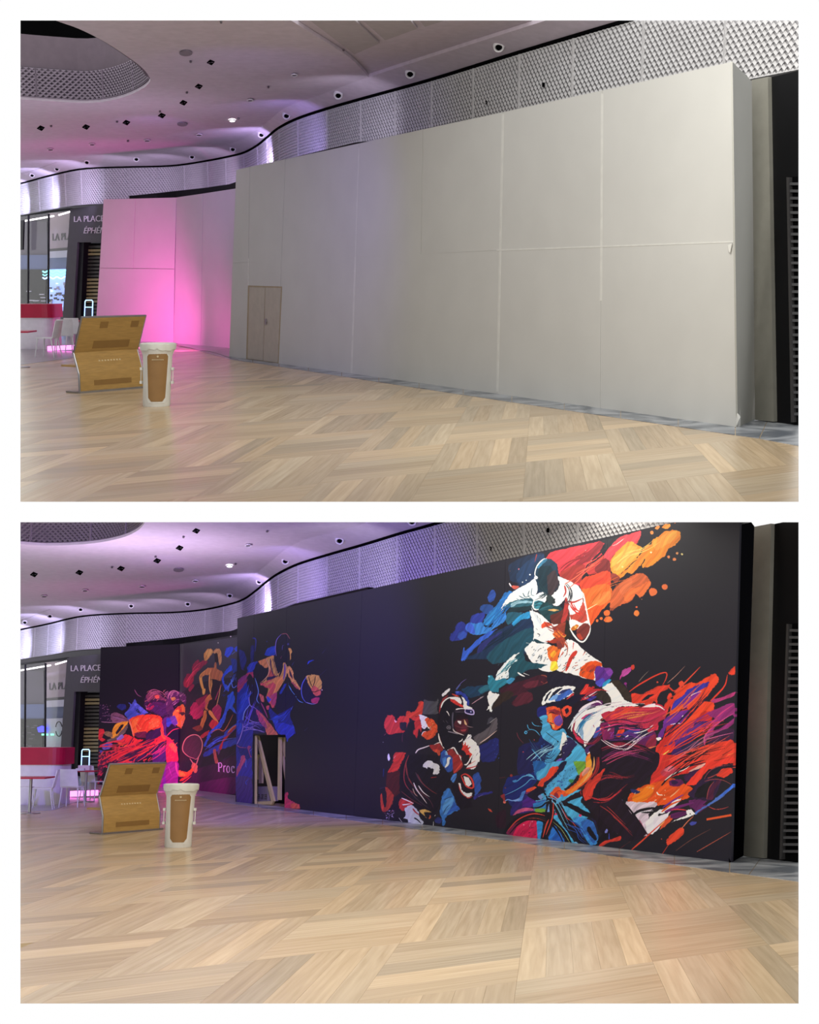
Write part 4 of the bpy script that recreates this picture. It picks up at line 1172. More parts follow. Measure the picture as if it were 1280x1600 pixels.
FAR_TXT = '''
Z 150 980 6.1538
P 241a30 30,740 110,760 150,860 130,920 40,900
F 8a6a80 20 40,740 150,900 8 .7
P 7a5a68 150,830 200,820 310,880 310,910 180,920 140,880
S 9a7a88 1 .6 50,910 140,915 300,910
S 4a3040 1 .5 160,850 240,870 310,895
P 24306c 200,770 220,740 280,740 290,780 250,800
P 4a60b8 275,830 310,790 330,760 310,720 340,740 380,690 400,760 500,820 440,850 320,890 290,860
P 5a74d0 360,730 390,730 500,820 470,830 400,790
P 203050 370,790 400,780 430,830 400,820
P 3a58a8 280,840 330,800 400,850 320,880
S 8a5a78 1 .4 370,600 400,650 440,670
P 3a2040 460,740 470,680 520,620 600,620 660,670 680,700 720,780 760,820 700,860 640,860 560,830 500,800 480,790
P 7a4058 480,660 520,620 580,620 620,660 680,700 620,700 560,680 500,720
P 4a2858 520,760 600,720 680,740 690,800 640,860 560,820
P b02c58 480,780 520,730 560,760 520,800
P e06850 560,660 600,650 610,680 580,690
F b07868 22 480,610 700,740 16 .8
F 5a3070 22 480,700 780,850 16 1
S e0a8c8 1 .5 480,750 490,800
P 8a5a6c 690,680 730,630 780,620 800,660 800,720 750,700 700,720
S d8b070 1.2 .6 700,660 740,630 790,640
S c8a860 2 1 720,690 750,700 790,690
P e0502c 320,890 400,850 480,840 560,840 620,860 640,900 620,980 520,990 480,1020 380,1040 360,1060 340,980
P ee7a30 340,890 420,870 380,960 400,1000 360,1020
P ee7838 540,880 600,880 620,920 580,960 500,980
F f8a860 22 340,860 610,990 8 .9
S f0a060 1.4 1 320,890 345,980 360,1050
P 6a2440 370,1020 480,1000 500,1060 400,1060
P 3a1c48 480,1030 620,960 640,1000 680,1080 600,1180 500,1250 300,1310 240,1320 400,1200 520,1140 400,1170 480,1100
P e83c38 200,1090 280,1030 340,1050 400,1080 460,1080 380,1130 320,1150 270,1130 220,1130
P e8343c 280,1240 330,1180 440,1160 560,1090 640,1030 680,1080 600,1120 500,1190 400,1230 300,1290 200,1310 180,1290 220,1200
P e04048 180,1300 210,1240 240,1220 260,1280 350,1290 350,1310
P e06a34 200,1110 240,1110 320,1150 260,1150
S 3a1840 1.6 .6 680,1100 560,1170 400,1240 260,1310
S 3a1840 1.4 .6 360,1060 280,1170 180,1220
S 3a1840 1.4 .6 460,1090 360,1140 260,1180
S e83c3c 1.6 .6 360,1120 420,1180 450,1180
S ee5a40 1.6 .6 650,1090 560,1130 420,1200
S e06060 .8 .4 670,1120 600,1200 500,1300
S d05080 .8 .4 640,1180 620,1260 560,1310
S e05858 1 .5 600,1130 480,1240 380,1300
P f07040 680,1080 640,1070 620,1000 630,920 650,900 650,1010 690,1070
S e8404a 1.6 1.2 630,870 635,1000 680,1080
P 5a2a70 640,880 700,860 760,860 800,900 800,960 720,1000 680,1060 650,1000
P 3c50b8 680,930 710,890 740,930 710,970
P 3c50b8 740,880 770,860 800,890 800,920 770,930
S e03860 1.6 .8 680,1060 720,1000 800,970
P d82c58 680,1160 720,1090 780,1150 800,1290 680,1310 740,1240
P f07848 700,1130 740,1100 780,1160 770,1200 720,1160
P 4a2468 560,1200 660,1150 700,1200 660,1290 540,1310
P 8a2a7c 600,1310 680,1310 780,1290 800,1310 800,1590 560,1590 640,1400
P 74308c 650,1420 700,1330 760,1320 775,1540 640,1560
S d85ab0 1 .5 690,1350 720,1420 740,1540
S c84aa8 1 .5 740,1330 760,1420 750,1470
P e02c68 740,1310 790,1290 800,1400 780,1440 760,1360
P e8b030 150,1010 190,930 310,905 280,960 230,1010 200,1060 150,1080 140,1040
P 6a6a58 200,1050 250,990 310,930 290,1000 220,1070 120,1110 110,1080
P 8a7a50 70,1020 100,1000 150,1010 160,1060 110,1050
P 1c1a28 190,1010 240,940 270,940 230,1000 200,1030
P d03038 30,980 70,980 80,1010 60,1060 90,1080 60,1100 20,1070
P 6a60b0 60,1130 130,1100 160,1130 130,1170 70,1180
P 8a84c8 200,1070 250,1030 270,1060 210,1100
P 3a60b8 85,1130 120,1125 120,1155 90,1160
P 3a50a0 30,1180 70,1190 50,1220
P 521c40 20,1230 80,1220 180,1190 200,1260 180,1310 100,1320 20,1480 0,1480
F e03848 40 30,1190 200,1320 16 1.2
F c83050 26 0,1300 110,1500 16 1.2
F e84040 30 150,1120 560,1300 26 1.5
F 2a1838 26 200,1090 600,1300 26 1
S f0a060 1.4 .6 30,1240 70,1210
Z 260 980 6.15
H 3c3c42 125,170 680,95 680,1600 125,1600
P 2c2a30 125,640 680,500 680,1400 125,1400
P 1d1826 125,900 400,800 680,800 680,1600 125,1600
P 3a1438 200,1400 500,1300 680,1240 680,1600 125,1600
P 5a1650 300,1500 680,1440 680,1600 250,1600
P 8c2c44 245,380 300,310 330,340 340,320 400,330 300,430 240,500 170,550 160,530 200,450 260,440
P a03040 165,560 200,480 260,470 260,520 200,580
P 8a2c44 210,600 240,540 270,560 230,620
P b02850 225,790 260,720 320,720 380,680 400,700 340,780 370,830 290,890 240,850
P 8a2440 280,700 360,660 400,640 380,700 320,760
S c84060 1.4 .6 300,780 400,680 460,620
P c89048 365,320 360,260 390,215 430,205 450,240 420,280 390,320
P d8a858 380,240 420,210 445,240 400,290
P b88a50 450,240 470,210 510,205 530,260 530,340 510,365 500,320 490,260 470,260
P 241c24 460,260 490,250 500,330 470,340
P a86a40 460,340 480,340 485,400 540,430 540,480 520,520 430,500 410,440 420,390 460,390
S e0a850 3.4 2.6 400,400 340,460 330,500 345,570 365,620
P e0a850 345,600 375,590 370,640 350,650
P c08048 400,390 430,400 420,450 350,470 330,490 320,470 370,420
P 2a2228 410,500 520,520 500,640 470,700 420,640
S e8a85a 1.2 .8 415,440 412,560 425,640
P c87a3c 370,780 370,700 420,640 440,700 400,800
P 2a1c20 390,770 420,700 480,700 500,740 420,800
S d89040 4 2.5 370,800 370,870 335,950 320,975
P c87a38 340,880 380,800 385,850 350,970 290,970 320,950
S e09848 4.6 2 410,800 450,860 500,920
P 7a3c2c 250,970 320,940 350,980 300,1000
P a02a50 440,790 490,740 530,780 520,860 500,900 450,830
P c83038 410,940 440,890 480,900 500,930 440,980
P b02c38 330,1040 410,990 400,1030 340,1070
S a03450 1.4 .6 470,700 500,620 540,540
S d8a860 .8 .5 480,760 510,640 520,550
P 2c4ab8 560,270 570,210 610,185 650,200 620,260 590,290
P 2c4ab8 650,210 680,180 680,240
P 2a50c0 530,500 560,430 610,370 640,370 640,410 590,440 550,480 560,540 600,570 600,620 560,590
P 243878 620,300 680,320 680,440 640,440 630,380
P 1c1c34 620,490 680,420 680,620 640,620
S 5a80e0 1 .6 630,260 680,220
S 5a80e0 1 .6 620,500 640,580 680,560
P 2c58c8 580,730 590,660 640,620 660,700 640,760 680,840 600,780 560,900 520,970 490,950 540,850
P 2a58d0 430,990 500,930 530,940 520,970 440,1010 420,1060 370,1150 360,1130 390,1060 410,1010
P 2440a0 370,1200 540,1110 680,1060 680,1120 540,1170 360,1250
P 2448b0 560,1010 680,920 680,960 560,1060
P 3a1c28 500,1000 560,980 640,830 600,940 560,1010
P a82c30 500,1180 540,1080 620,980 680,940 620,1020 560,1090 520,1180
S c87048 1 .6 430,1010 500,980 560,990 640,840
S 5a80e0 1 .4 380,1150 520,1090 680,1060
S d88a50 1.4 .6 590,1010 640,960 680,940
P a85a48 450,1180 475,1170 480,1220 500,1300 470,1310 455,1240
P 5a3a70 490,1180 520,1170 500,1230
S 4a2c70 .8 .4 540,1280 680,1190
D b8b8a8 497,150 6
D d8d0c8 618,90 6
F 303a80 14 540,440 680,720 16 1
P 442a38 155,1160 170,1100 220,1050 290,1040 340,1080 345,1160 320,1220 290,1260 230,1260 175,1220
S c89078 1.1 1.1 270,1262 210,1240 160,1190 160,1130 190,1070 250,1035 310,1045 345,1110 335,1190 300,1260 270,1268
S c89078 1.1 1.1 225,1262 255,1310 245,1350
S c89078 1.1 1.1 310,1250 290,1310 270,1350
P c87850 240,1340 260,1300 300,1330 295,1390 270,1400
P e0682c 105,1370 150,1380 200,1390 250,1350 260,1370 230,1420 170,1440 110,1430
P f0a838 110,1380 170,1400 180,1430 110,1420
P e8442c 180,1440 240,1390 240,1410 170,1470 120,1480 150,1450
S e8503c 1.2 .6 100,1530 180,1480 240,1430
P 2a1838 0,940 60,930 100,980 60,1050 0,1050
P 1e1a30 0,1040 120,980 120,1300 100,1180 60,1080
P d82c48 0,1060 50,1080 100,1150 110,1290 0,1310
P f07848 20,1130 60,1110 100,1160 90,1210 40,1160
F f06050 14 0,1080 100,1280 20 1.2
P 8a2a7c 0,1310 100,1290 120,1330 100,1540 0,1540
S d85ab0 1 .5 20,1340 50,1430
S e0508a 2.2 1 90,1300 100,1380 130,1440
P 5a3058 0,640 60,610 140,620 185,660 190,720 180,750 150,700 90,740 60,760 80,800 50,850 0,820
F a88090 20 0,620 180,740 18 1
P c0984c 40,680 80,670 90,690 60,710
P e8843c 60,820 100,770 160,740 180,770 180,850 180,880 160,940 140,970 110,950 60,920 50,860
P 6a4aa0 40,860 80,850 110,920 80,940 40,910
P c84838 90,780 140,760 150,830 120,830 100,810
P 3a2030 130,820 170,815 180,835 150,850
P f8b040 90,800 130,790 120,820
P 4a2c50 30,790 55,790 60,850 30,850
P 3c50b8 0,880 30,870 50,920 20,960 0,950
S f0b8a8 1 .5 150,900 145,965
S e04060 1.2 .6 0,1050 60,990 130,970
H d8b4e0 492,1302 512,1300 512,1306 508,1308 510,1386 514,1390 494,1388 494,1384 498,1382 497,1308 492,1307
P d8b4e0 508,1300 530,1304 538,1325 530,1350 508,1352
P 3a1438 510,1308 524,1312 528,1326 522,1342 510,1344
H d8b4e0 544,1332 556,1330 556,1390 562,1394 544,1392 547,1388 547,1338
S d8b4e0 1.4 1.4 555,1345 562,1334 570,1336
P d8b4e0 574,1364 580,1338 594,1330 606,1340 611,1366 606,1392 594,1400 580,1394
P 3a1438 584,1364 588,1344 595,1338 601,1348 603,1366 600,1386 594,1392 587,1386
P d8b4e0 620,1368 626,1340 640,1332 654,1338 653,1356 646,1356 642,1342 634,1346 631,1368 635,1388 646,1392 656,1384 656,1392 644,1402 628,1396
Z 150 980 6.1538
L e8343c 14 1.5 60 60,1290 250,1200 450,1140 640,1050
L e04048 10 1.3 50 30,1180 150,1150 300,1130 450,1080
L ff6a3c 6 .9 50 200,1280 350,1220 500,1150 650,1090
L 3a1840 9 1.2 60 100,1300 300,1230 450,1170 620,1080
L c83a70 6 1 40 500,1300 600,1220 700,1130 760,1100
L f0a048 4 .8 30 340,900 380,960 420,1000 520,960
L b87080 8 .9 34 480,700 540,620 620,620 700,700
L 5a2858 8 1 40 490,790 560,740 640,760 740,720
L c89098 6 .7 30 690,690 720,630 780,620 820,680
L 3c58b0 6 1 24 300,850 380,800 420,760 500,830
L 8a7088 6 .7 24 60,870 160,860 230,880 310,900
Z 260 980 6.15
L d04058 8 1 30 180,560 240,470 300,390 380,330
L b83058 8 1 36 240,860 320,790 380,720 440,650
L 3058c8 8 1 30 370,1180 450,1100 560,1040 680,980
L e0a050 4 .8 12 420,440 440,520 430,600 440,680
L 2a1828 6 1 24 430,720 460,620 500,560 520,480
L 5078d8 5 .8 24 560,640 600,560 640,500 670,400
'''
def interp(P): return lambda x: float(np.interp(x, [p[0] for p in P], [p[1] for p in P]))
# ------------------------------------------------------------------ structure of a hall
def mesh_strip(R, root, path, s0, s1, z0, z1, m, name='mesh_panel', cell=.107, rowh=.065, back=M['mesh_back'], flip=1):
    """expanded metal between two arc lengths: zigzag strands that meet their neighbours, tilted like the real thing"""
    g = .012; s0 += g; s1 -= g; n = max(2, int(round((s1-s0)/(cell/2)))); n += n % 2; rows = int(round((z1-z0)/rowh)); bm = NB()
    samp = [path.at(s0+(s1-s0)*i/n) for i in range(n+1)]
    for j in range(rows+1):
        z = z0+(z1-z0)*j/rows; pv = None
        for i, (P, N) in enumerate(samp):
            a = rowh*.40*(1 if (i+j) % 2 else -1)
            lo = P+N*(.030*flip)+Vector((0, 0, min(max(z+a-.020, z0), z1))); hi = P+N*(.004*flip)+Vector((0, 0, min(max(z+a+.030, z0+.01), z1)))
            v = (bm.verts.new(lo), bm.verts.new(hi))
            if pv: bm.faces.new((pv[0], v[0], v[1], pv[1]))
            pv = v
    # frame edges of the panel
    for P, N in (samp[0], samp[-1]):
        T = Vector((N.y, -N.x, 0)); prism(bm, [P+N*(.035*flip)-T*.005+Vector((0, 0, z0)), P+N*(.035*flip)+T*.005+Vector((0, 0, z0)), P+N*(.035*flip)+T*.005+Vector((0, 0, z1)), P+N*(.035*flip)-T*.005+Vector((0, 0, z1))], -N*(.03*flip))
    return mk(R, name, bm, m, root)
def ribbon_wall(R, path, s0, s1, z0, z1, off, th, n=60):
    bm = NB(); S = [path.at(s0+(s1-s0)*i/n) for i in range(n+1)]; pv = None
    for P, N in S:
        zt = z1(P) if callable(z1) else z1
        v = [bm.verts.new(P+N*o+Vector((0, 0, z))) for o, z in ((off, z0), (off, zt), (off-th, zt), (off-th, z0))]
        if pv:
            for a in range(4): bm.faces.new((pv[a], v[a], v[(a+1) % 4], pv[(a+1) % 4]))
        else: bm.faces.new(v)
        pv = v
    bm.faces.new(pv[::-1]); return bm
def plate(bm, outer, holes, z, th):
    loops = [[Vector((p[0], p[1], 0)) for p in L] for L in [outer]+holes]; flat = [p for L in loops for p in L]
    lo = [bm.verts.new((p.x, p.y, z)) for p in flat]; hi = [bm.verts.new((p.x, p.y, z+th)) for p in flat]
    for t in geometry.tessellate_polygon(loops):
        bm.faces.new([lo[i] for i in t]); bm.faces.new([hi[i] for i in t][::-1])
    k = 0
    for L in loops:
        n = len(L)
        for i in range(n): bm.faces.new((lo[k+i], lo[k+(i+1) % n], hi[k+(i+1) % n], hi[k+i]))
        k += n
def hall_shell(R, D):
    band = Path([R.at(x, y, 5.43) for x, y in curve_pts(D['band'])])
    # expanded-metal bulkhead
    r = thing(R, 'trim_1', f"silver grey expanded metal mesh bulkhead curving around the {R.word} hall", None, kind='structure')
    sm = D['seams']
    for a, b in zip(sm, sm[1:]): mesh_strip(R, r, band, band.find(R, a, 5), band.find(R, b, 5), 4.27, 5.40, M['mesh'])
    mk(R, 'backing_sheet', ribbon_wall(R, band, 0, band.l[-1], 4.26, 5.45, -.02, .06, 110), M['mesh_back'], r)
    mk(R, 'shadow_gap', ribbon_wall(R, band, 0, band.l[-1], 5.405, 5.455, .05, .05, 110), M['black'], r, label='black shadow gap strip')
    mk(R, 'edge_channel', ribbon_wall(R, band, 0, band.l[-1], 4.245, 4.27, .045, .05, 110), M['steel_dark'], r)
    if D.get('marks'):
        for t, x, y, h in D['marks']:
            s = band.find(R, x, 5); P, N = band.at(s); text_mesh(R, t, 'numeral', r, M['black'], x, y, h, h*.5, (P, N), off=.05, depth=.01, bold=.01)
    # soffit
    edge = Path([R.at(x, y, 5.6) for x, y in curve_pts(D['edge'])])
    bm = NB(); pv = None
    for i in range(131):
        x = -25+i*10.1; a, n1 = band.at(band.find(R, x, 5.43)); b, n2 = edge.at(edge.find(R, x, 5.6))
        v = [bm.verts.new(a+n1*.03+Vector((0, 0, 5.45))), bm.verts.new(a.lerp(b, .5)+Vector((0, 0, 5.515))), bm.verts.new(b+Vector((0, 0, 5.6))), bm.verts.new(b+Vector((0, 0, 5.66))), bm.verts.new(a+n1*.03+Vector((0, 0, 5.51)))]
        if pv:
            for k in range(5): bm.faces.new((pv[k], v[k], v[(k+1) % 5], pv[(k+1) % 5]))
        pv = v
    mk(R, 'trim_2', bm, M['ceiling'], None, f"smooth white curved soffit above the mesh in the {R.word} hall", smooth=True, kind='structure')
    # ceiling plane with the oval light well
    E = [edge.at(edge.find(R, x, 5.6))[0] for x in np.linspace(D['corner'][0], D['arc'][0][0], 46)]
    outer = [p for p in E]+[R.at(x, y, 5.6) for x, y in curve_pts(D['arc'], 5)[1:]]+[R.at(x, y, 5.6) for x, y in D['rest']]
    hole = [R.at(x, y, 5.6) for x, y in curve_pts(D['well'], 5)]
    bm = NB(); plate(bm, outer, [hole], 5.6, .06)
    mk(R, 'ceiling', bm, M['ceiling'], None, f"pale rounded main ceiling plane with an oval well in the {R.word} hall", kind='structure')
    cx = D['corner']; bm = NB()
    L = [R.at(cx[0], cx[1], 5.6), R.at(-40, cx[1]-50, 5.6)]+[edge.at(edge.find(R, x, 5.6))[0] for x in np.linspace(-30, cx[0]-3, 8)]
    plate(bm, L, [], 5.61, .05); mk(R, 'ceiling', bm, M['ceiling'], None, f"small lighter ceiling piece at the far left of the {R.word} hall", kind='structure')
    # drum of the well
    well = Path([p for p in hole]); dr = thing(R, 'trim_3', f"drum of the oval ceiling well lined with metal mesh in the {R.word} hall", None, kind='structure')
    s1 = well.find(R, 0, 5.7) if False else 0; tot = well.l[-1]*D['wellfar']; step = 1.28; k = max(3, int(tot/step))
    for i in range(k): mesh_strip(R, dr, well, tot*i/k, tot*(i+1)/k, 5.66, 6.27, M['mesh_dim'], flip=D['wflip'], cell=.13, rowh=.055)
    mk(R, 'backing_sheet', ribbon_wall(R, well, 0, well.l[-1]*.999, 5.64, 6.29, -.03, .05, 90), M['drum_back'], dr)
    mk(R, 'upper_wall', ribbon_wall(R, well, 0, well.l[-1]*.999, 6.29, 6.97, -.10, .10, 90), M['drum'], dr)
    if D.get('truss'):
        bm = NB(); plate(bm, [(-16, 12), (-3, 12), (-3, 32), (-16, 32)], [], 8.6, .1); bmesh.ops.translate(bm, vec=(0, 0, 0), verts=bm.verts[:])
        mk(R, 'roof_deck', bm, M['black'], dr, label='black roof deck above the light well')
        bm = NB()
        for y in (29.6,): box(bm, (-16, y, 7), (-3, y+.1, 8.6))
        mk(R, 'roof_deck', bm, M['black'], dr)
        bw = thing(R, 'roof_truss', 'grey steel roof truss crossing the dark oval light well', 'truss')
        for a, b, rr, nm in D['truss']:
            t = NB(); tube(t, [R.at(a[0], a[1], 7.6), R.at(b[0], b[1], 7.6)], rr, 8); mk(R, nm, t, M['truss'], bw)
    # dark shop wall behind the hoardings, fascia strip
    s0 = band.find(R, D['dark0'], 4.3)
    mk(R, 'wall_back', ribbon_wall(R, band, s0, band.find(R, 1080, 4.3), 0, 4.25, -.4, .12, 60), M['black_wall'], None, f"black shopfront wall behind the hoardings in the {R.word} hall", kind='structure')
    fz = interp(D['fascia'])
    def ftop(P): return R.H(P, fz(R.px((P.x, P.y, 4.5))[0]))
    mk(R, 'trim_4', ribbon_wall(R, band, s0, band.find(R, 586, 4.4), 4.1, ftop, .16, .12, 60), M['black_wall'], None, f"black fascia strip over the hoardings in the {R.word} hall", kind='structure')
    # unseen walls carry on both sides, added to block surrounding light
    for (x0, y0), (x1, y1), nm, lab in (((-17.3, 50), (-9.5, 11), 'added_wall_left', 'unseen mauve shop wall, added to block light left of'), ((D['wr'][0], D['wr'][1]), (D['wr'][2], D['wr'][3]), 'wall_right', 'unseen dark shop wall, added to block light right of')):
        bm = NB(); p = plane2((x0, y0), (x1, y1)); a, b = Vector((x0, y0, 0)), Vector((x1, y1, 0)); prism(bm, [a, b, b+Vector((0, 0, 5.6)), a+Vector((0, 0, 5.6))], -p[1]*.12)
        mk(R, nm, bm, M['shop_mid'] if nm == 'added_wall_left' else M['black_wall'], None, f"{lab} the {R.word} hall, outside the frame", kind='structure', clip=False)
    return band, edge
def ceiling_bits(R, D):
    where = 'in the '+R.word+' ceiling'
    for i, (x, y) in enumerate(D['squares']):
        s = D['sqs'](x, y); c, sn = 1, .25
        t = thing(R, 'downlight', f"small square black double downlight, {ORD[i+1]} from the right {where}", 'downlight', R.at(x, y, 5.6), group='square black downlights '+where)
        q = [(x-s*.62, y+s*.05), (x-s*.1, y-s*.42), (x+s*.62, y-s*.1), (x+s*.15, y+s*.42)]
        bm = NB(); P = [R.at(a, b, 5.59) for a, b in q]; prism(bm, P, (0, 0, .03)); to_parent(R, bm, t); mk(R, 'housing', bm, M['black'], t)
        for k in (-.22, .22):
            bm = NB(); c0 = R.at(x+k*s, y-k*s*.15, 5.585); lathe(bm, [(0, 0), (.022, 0), (.022, .02)], 10, Matrix.Translation(c0)); to_parent(R, bm, t); mk(R, 'lamp', bm, M['lamp_grey'], t)
    def disc(x, y, rx, ry, name, label, cat, m, grp, z=5.573, rim=None):
        c = R.at(x, y, z); t = thing(R, name, label, cat, c, group=grp)
        bm = NB(); P = [R.at(x+rx*math.cos(a), y+ry*math.sin(a), z) for a in np.linspace(0, math.tau, 21)[:-1]]; prism(bm, P, (0, 0, .02)); to_parent(R, bm, t)
        mk(R, 'face', bm, m, t)
        if rim:
            bm = NB(); tube(bm, [R.at(x+rx*math.cos(a), y+ry*math.sin(a), z) for a in np.linspace(0, math.tau, 17)[:-1]], .014, 6, closed=True); to_parent(R, bm, t); mk(R, 'rim', bm, rim, t)
        return t
    for i, (x, y, rx, ry) in enumerate(D['discs']): disc(x, y, rx, ry, 'ceiling_speaker', f"round flush grey ceiling speaker, {ORD[i+1]} from the front {where}", 'speaker', M['speaker'], 'ceiling speakers '+where)
    for i, (x, y) in enumerate(D['rings']): disc(x, y, 4.6, 1.7, 'recessed_light', f"unlit recessed ring downlight, {ORD[i+1]} from the left {where}", 'downlight', M['ring'], 'ring downlights '+where, rim=M['white'])
    for i, (x, y) in enumerate(D['dots']): disc(x, y, 1.8, 1.0, 'sprinkler', f"tiny dark sprinkler point, {ORD[i+1]} of those {where}", 'sprinkler', M['ring'], 'sprinkler points '+where)
    x, y = D['lit']; disc(x, y, 5.0, 1.8, 'recessed_light', f"lit white recessed downlight glowing {where}", 'downlight', M['lit'], None, z=5.573, rim=M['white'])
    for i, (x, y) in enumerate(D['eyes']):
        P = R.at(x, y, 5.515); r = .088; ax = Vector((-P.x*.9-1.0, -P.y, 0)).normalized()*.72+Vector((0, 0, -.69)); ax.normalize()
        Q = ax.to_track_quat('Z', 'Y').to_matrix().to_4x4()
        t = thing(R, 'eyeball_light', f"round white eyeball spotlight, {ORD[i+1] if i<12 else i} from the left along the {R.word} soffit", 'spotlight', P, group='eyeball spotlights along the '+R.word+' soffit')
        bm = NB(); lathe(bm, [(r*.70, -.05), (r*1.12, -.03), (r*1.1, .02), (r*.9, .05), (r*.72, .045), (r*.66, .0)], 20, Q); mk(R, 'rim', bm, M['white'], t, smooth=True)
        bm = NB(); lathe(bm, [(0, -.02), (r*.66, -.01), (r*.7, .03), (r*.5, .005), (0, .0)], 16, Matrix.Translation(Vector((.012, 0, 0))) @ Q); mk(R, 'lamp', bm, M['black'], t, smooth=True, label='dark lamp recess')

# ------------------------------------------------------------------ floor
def floor_build(R, D, seed):
    rnd = random.Random(seed); fl = thing(R, 'floor', f"pale oak parquet floor laid in crossed blocks in the {R.word} hall", None, kind='structure')
    bm = NB(); plate(bm, [R.at(-60, D['front']+14), R.at(1340, D['front']+14), R.at(1340, R_hy(R)+30), R.at(-60, R_hy(R)+30)], [], -.006, .002)
    mk(R, 'screed', bm, M['joint'], fl)
    v1 = R.d(D['vp1'], R_hy(R)); v2 = R.d(D['vp2'], R_hy(R)); d1 = Vector((v1.x, v1.y, 0)).normalized(); d2 = Vector((v2.x, v2.y, 0)).normalized()
    O = R.at(*D['org']); O.z = 0; L1, L2, n = 2.1, 1.17, 5; planks = []
    for i in range(-34, 40):
        for j in range(-5, 20):
            base = O+d2*L2*i+d1*L1*j
            c = base+d1*L1/2+d2*L2/2; x, y = R.px((c.x, c.y, 0)) if c.y > 2 else (9999, 0)
            if not (-160 < x < 1440 and R_hy(R)+62 < y < D['front']+190): continue
            for k in range(n):
                g = .0008; e = rnd.uniform(-.012, .012)
                if (i+j) % 2: a, b, p0, u, v = d1*L1, d2*L2/n, base+d2*L2*k/n, L1, L2/n
                else: a, b, p0, u, v = d2*L2, d1*L1/n, base+d1*L1*k/n, L2, L1/n
                an, bn = a.normalized()*g, b.normalized()*g
                q = [p0+an+bn, p0+a-an+bn, p0+a+b-an-bn, p0+b+an-bn]; cc = p0+(a+b)/2; pt = R.px((cc.x, cc.y, 0))
                if cc.y < 4: continue
                P = [R.px((p.x, p.y, 0)) for p in q]
                if max(p[0] for p in P) < 30 or min(p[0] for p in P) > 1250 or min(p[1] for p in P) > D['front']+2: continue
                if all(under(D['stone_px'], p) for p in P): continue
                t = rnd.choice([.82, .88, .93, .97, 1.0, 1.0, 1.04, 1.08, 1.18]) ; hue = rnd.uniform(-.035, .035)
                planks.append((cc.length, q, (u, v), (t*(1+hue), t, t*(1-hue*1.3), 1), (rnd.uniform(0, 50), rnd.uniform(0, 50))))
    planks.sort(key=lambda p: p[0])
    def add(bm, q, uv, tint, ofs):
        ul = bm.loops.layers.uv.verify(); cl = bm.loops.layers.float_color.get('tint') or bm.loops.layers.float_color.new('tint')
        lo = [bm.verts.new((p.x, p.y, -.004)) for p in q]; hi = [bm.verts.new((p.x, p.y, 0)) for p in q]
        fs = [bm.faces.new(hi)]+[bm.faces.new((lo[i], lo[(i+1) % 4], hi[(i+1) % 4], hi[i])) for i in range(4)]
        U = [(0, 0), (uv[0], 0), (uv[0], uv[1]), (0, uv[1])]
        for f in fs:
            for l in f.loops:
                i = (hi.index(l.vert) if l.vert in hi else lo.index(l.vert)); l[ul].uv = (U[i][0]+ofs[0], U[i][1]+ofs[1]); l[cl] = tint
    for p in planks[:300]:
        bm = NB(); add(bm, *p[1:]); mk(R, 'plank', bm, D['wood'], fl)
    bm = NB(); [add(bm, *p[1:]) for p in planks[300:]]
    mk(R, 'plank_field', bm, D['wood'], fl, label='parquet planks farther down the hall', kind='stuff')
    # stone border and stone floor at the left
    st = thing(R, 'trim_5', f"grey veined marble border between parquet and hoarding in the {R.word} hall", None, kind='structure')
    for q in D['tiles']:
        bm = NB(); P = [R.at(x, y, .006) for x, y in q]; prism(bm, P, (0, 0, -.012)); mk(R, 'stone_tile', bm, M['stone'], st)
    bm = NB(); plate(bm, [R.at(x, y, 0) for x, y in D['stone_px']], [], .001, .003)
    mk(R, 'floor', bm, M['stone_floor'], None, f"dull grey stone floor beyond the parquet at the left of the {R.word} hall", kind='structure')
def R_hy(R): return 442 if R is UP else 1143
def under(poly, p):
    c = False; n = len(poly)
    for i in range(n):
        (x1, y1), (x2, y2) = poly[i], poly[i-1]
        if (y1 > p[1]) != (y2 > p[1]) and p[0] < (x2-x1)*(p[1]-y1)/(y2-y1)+x1: c = not c
    return c

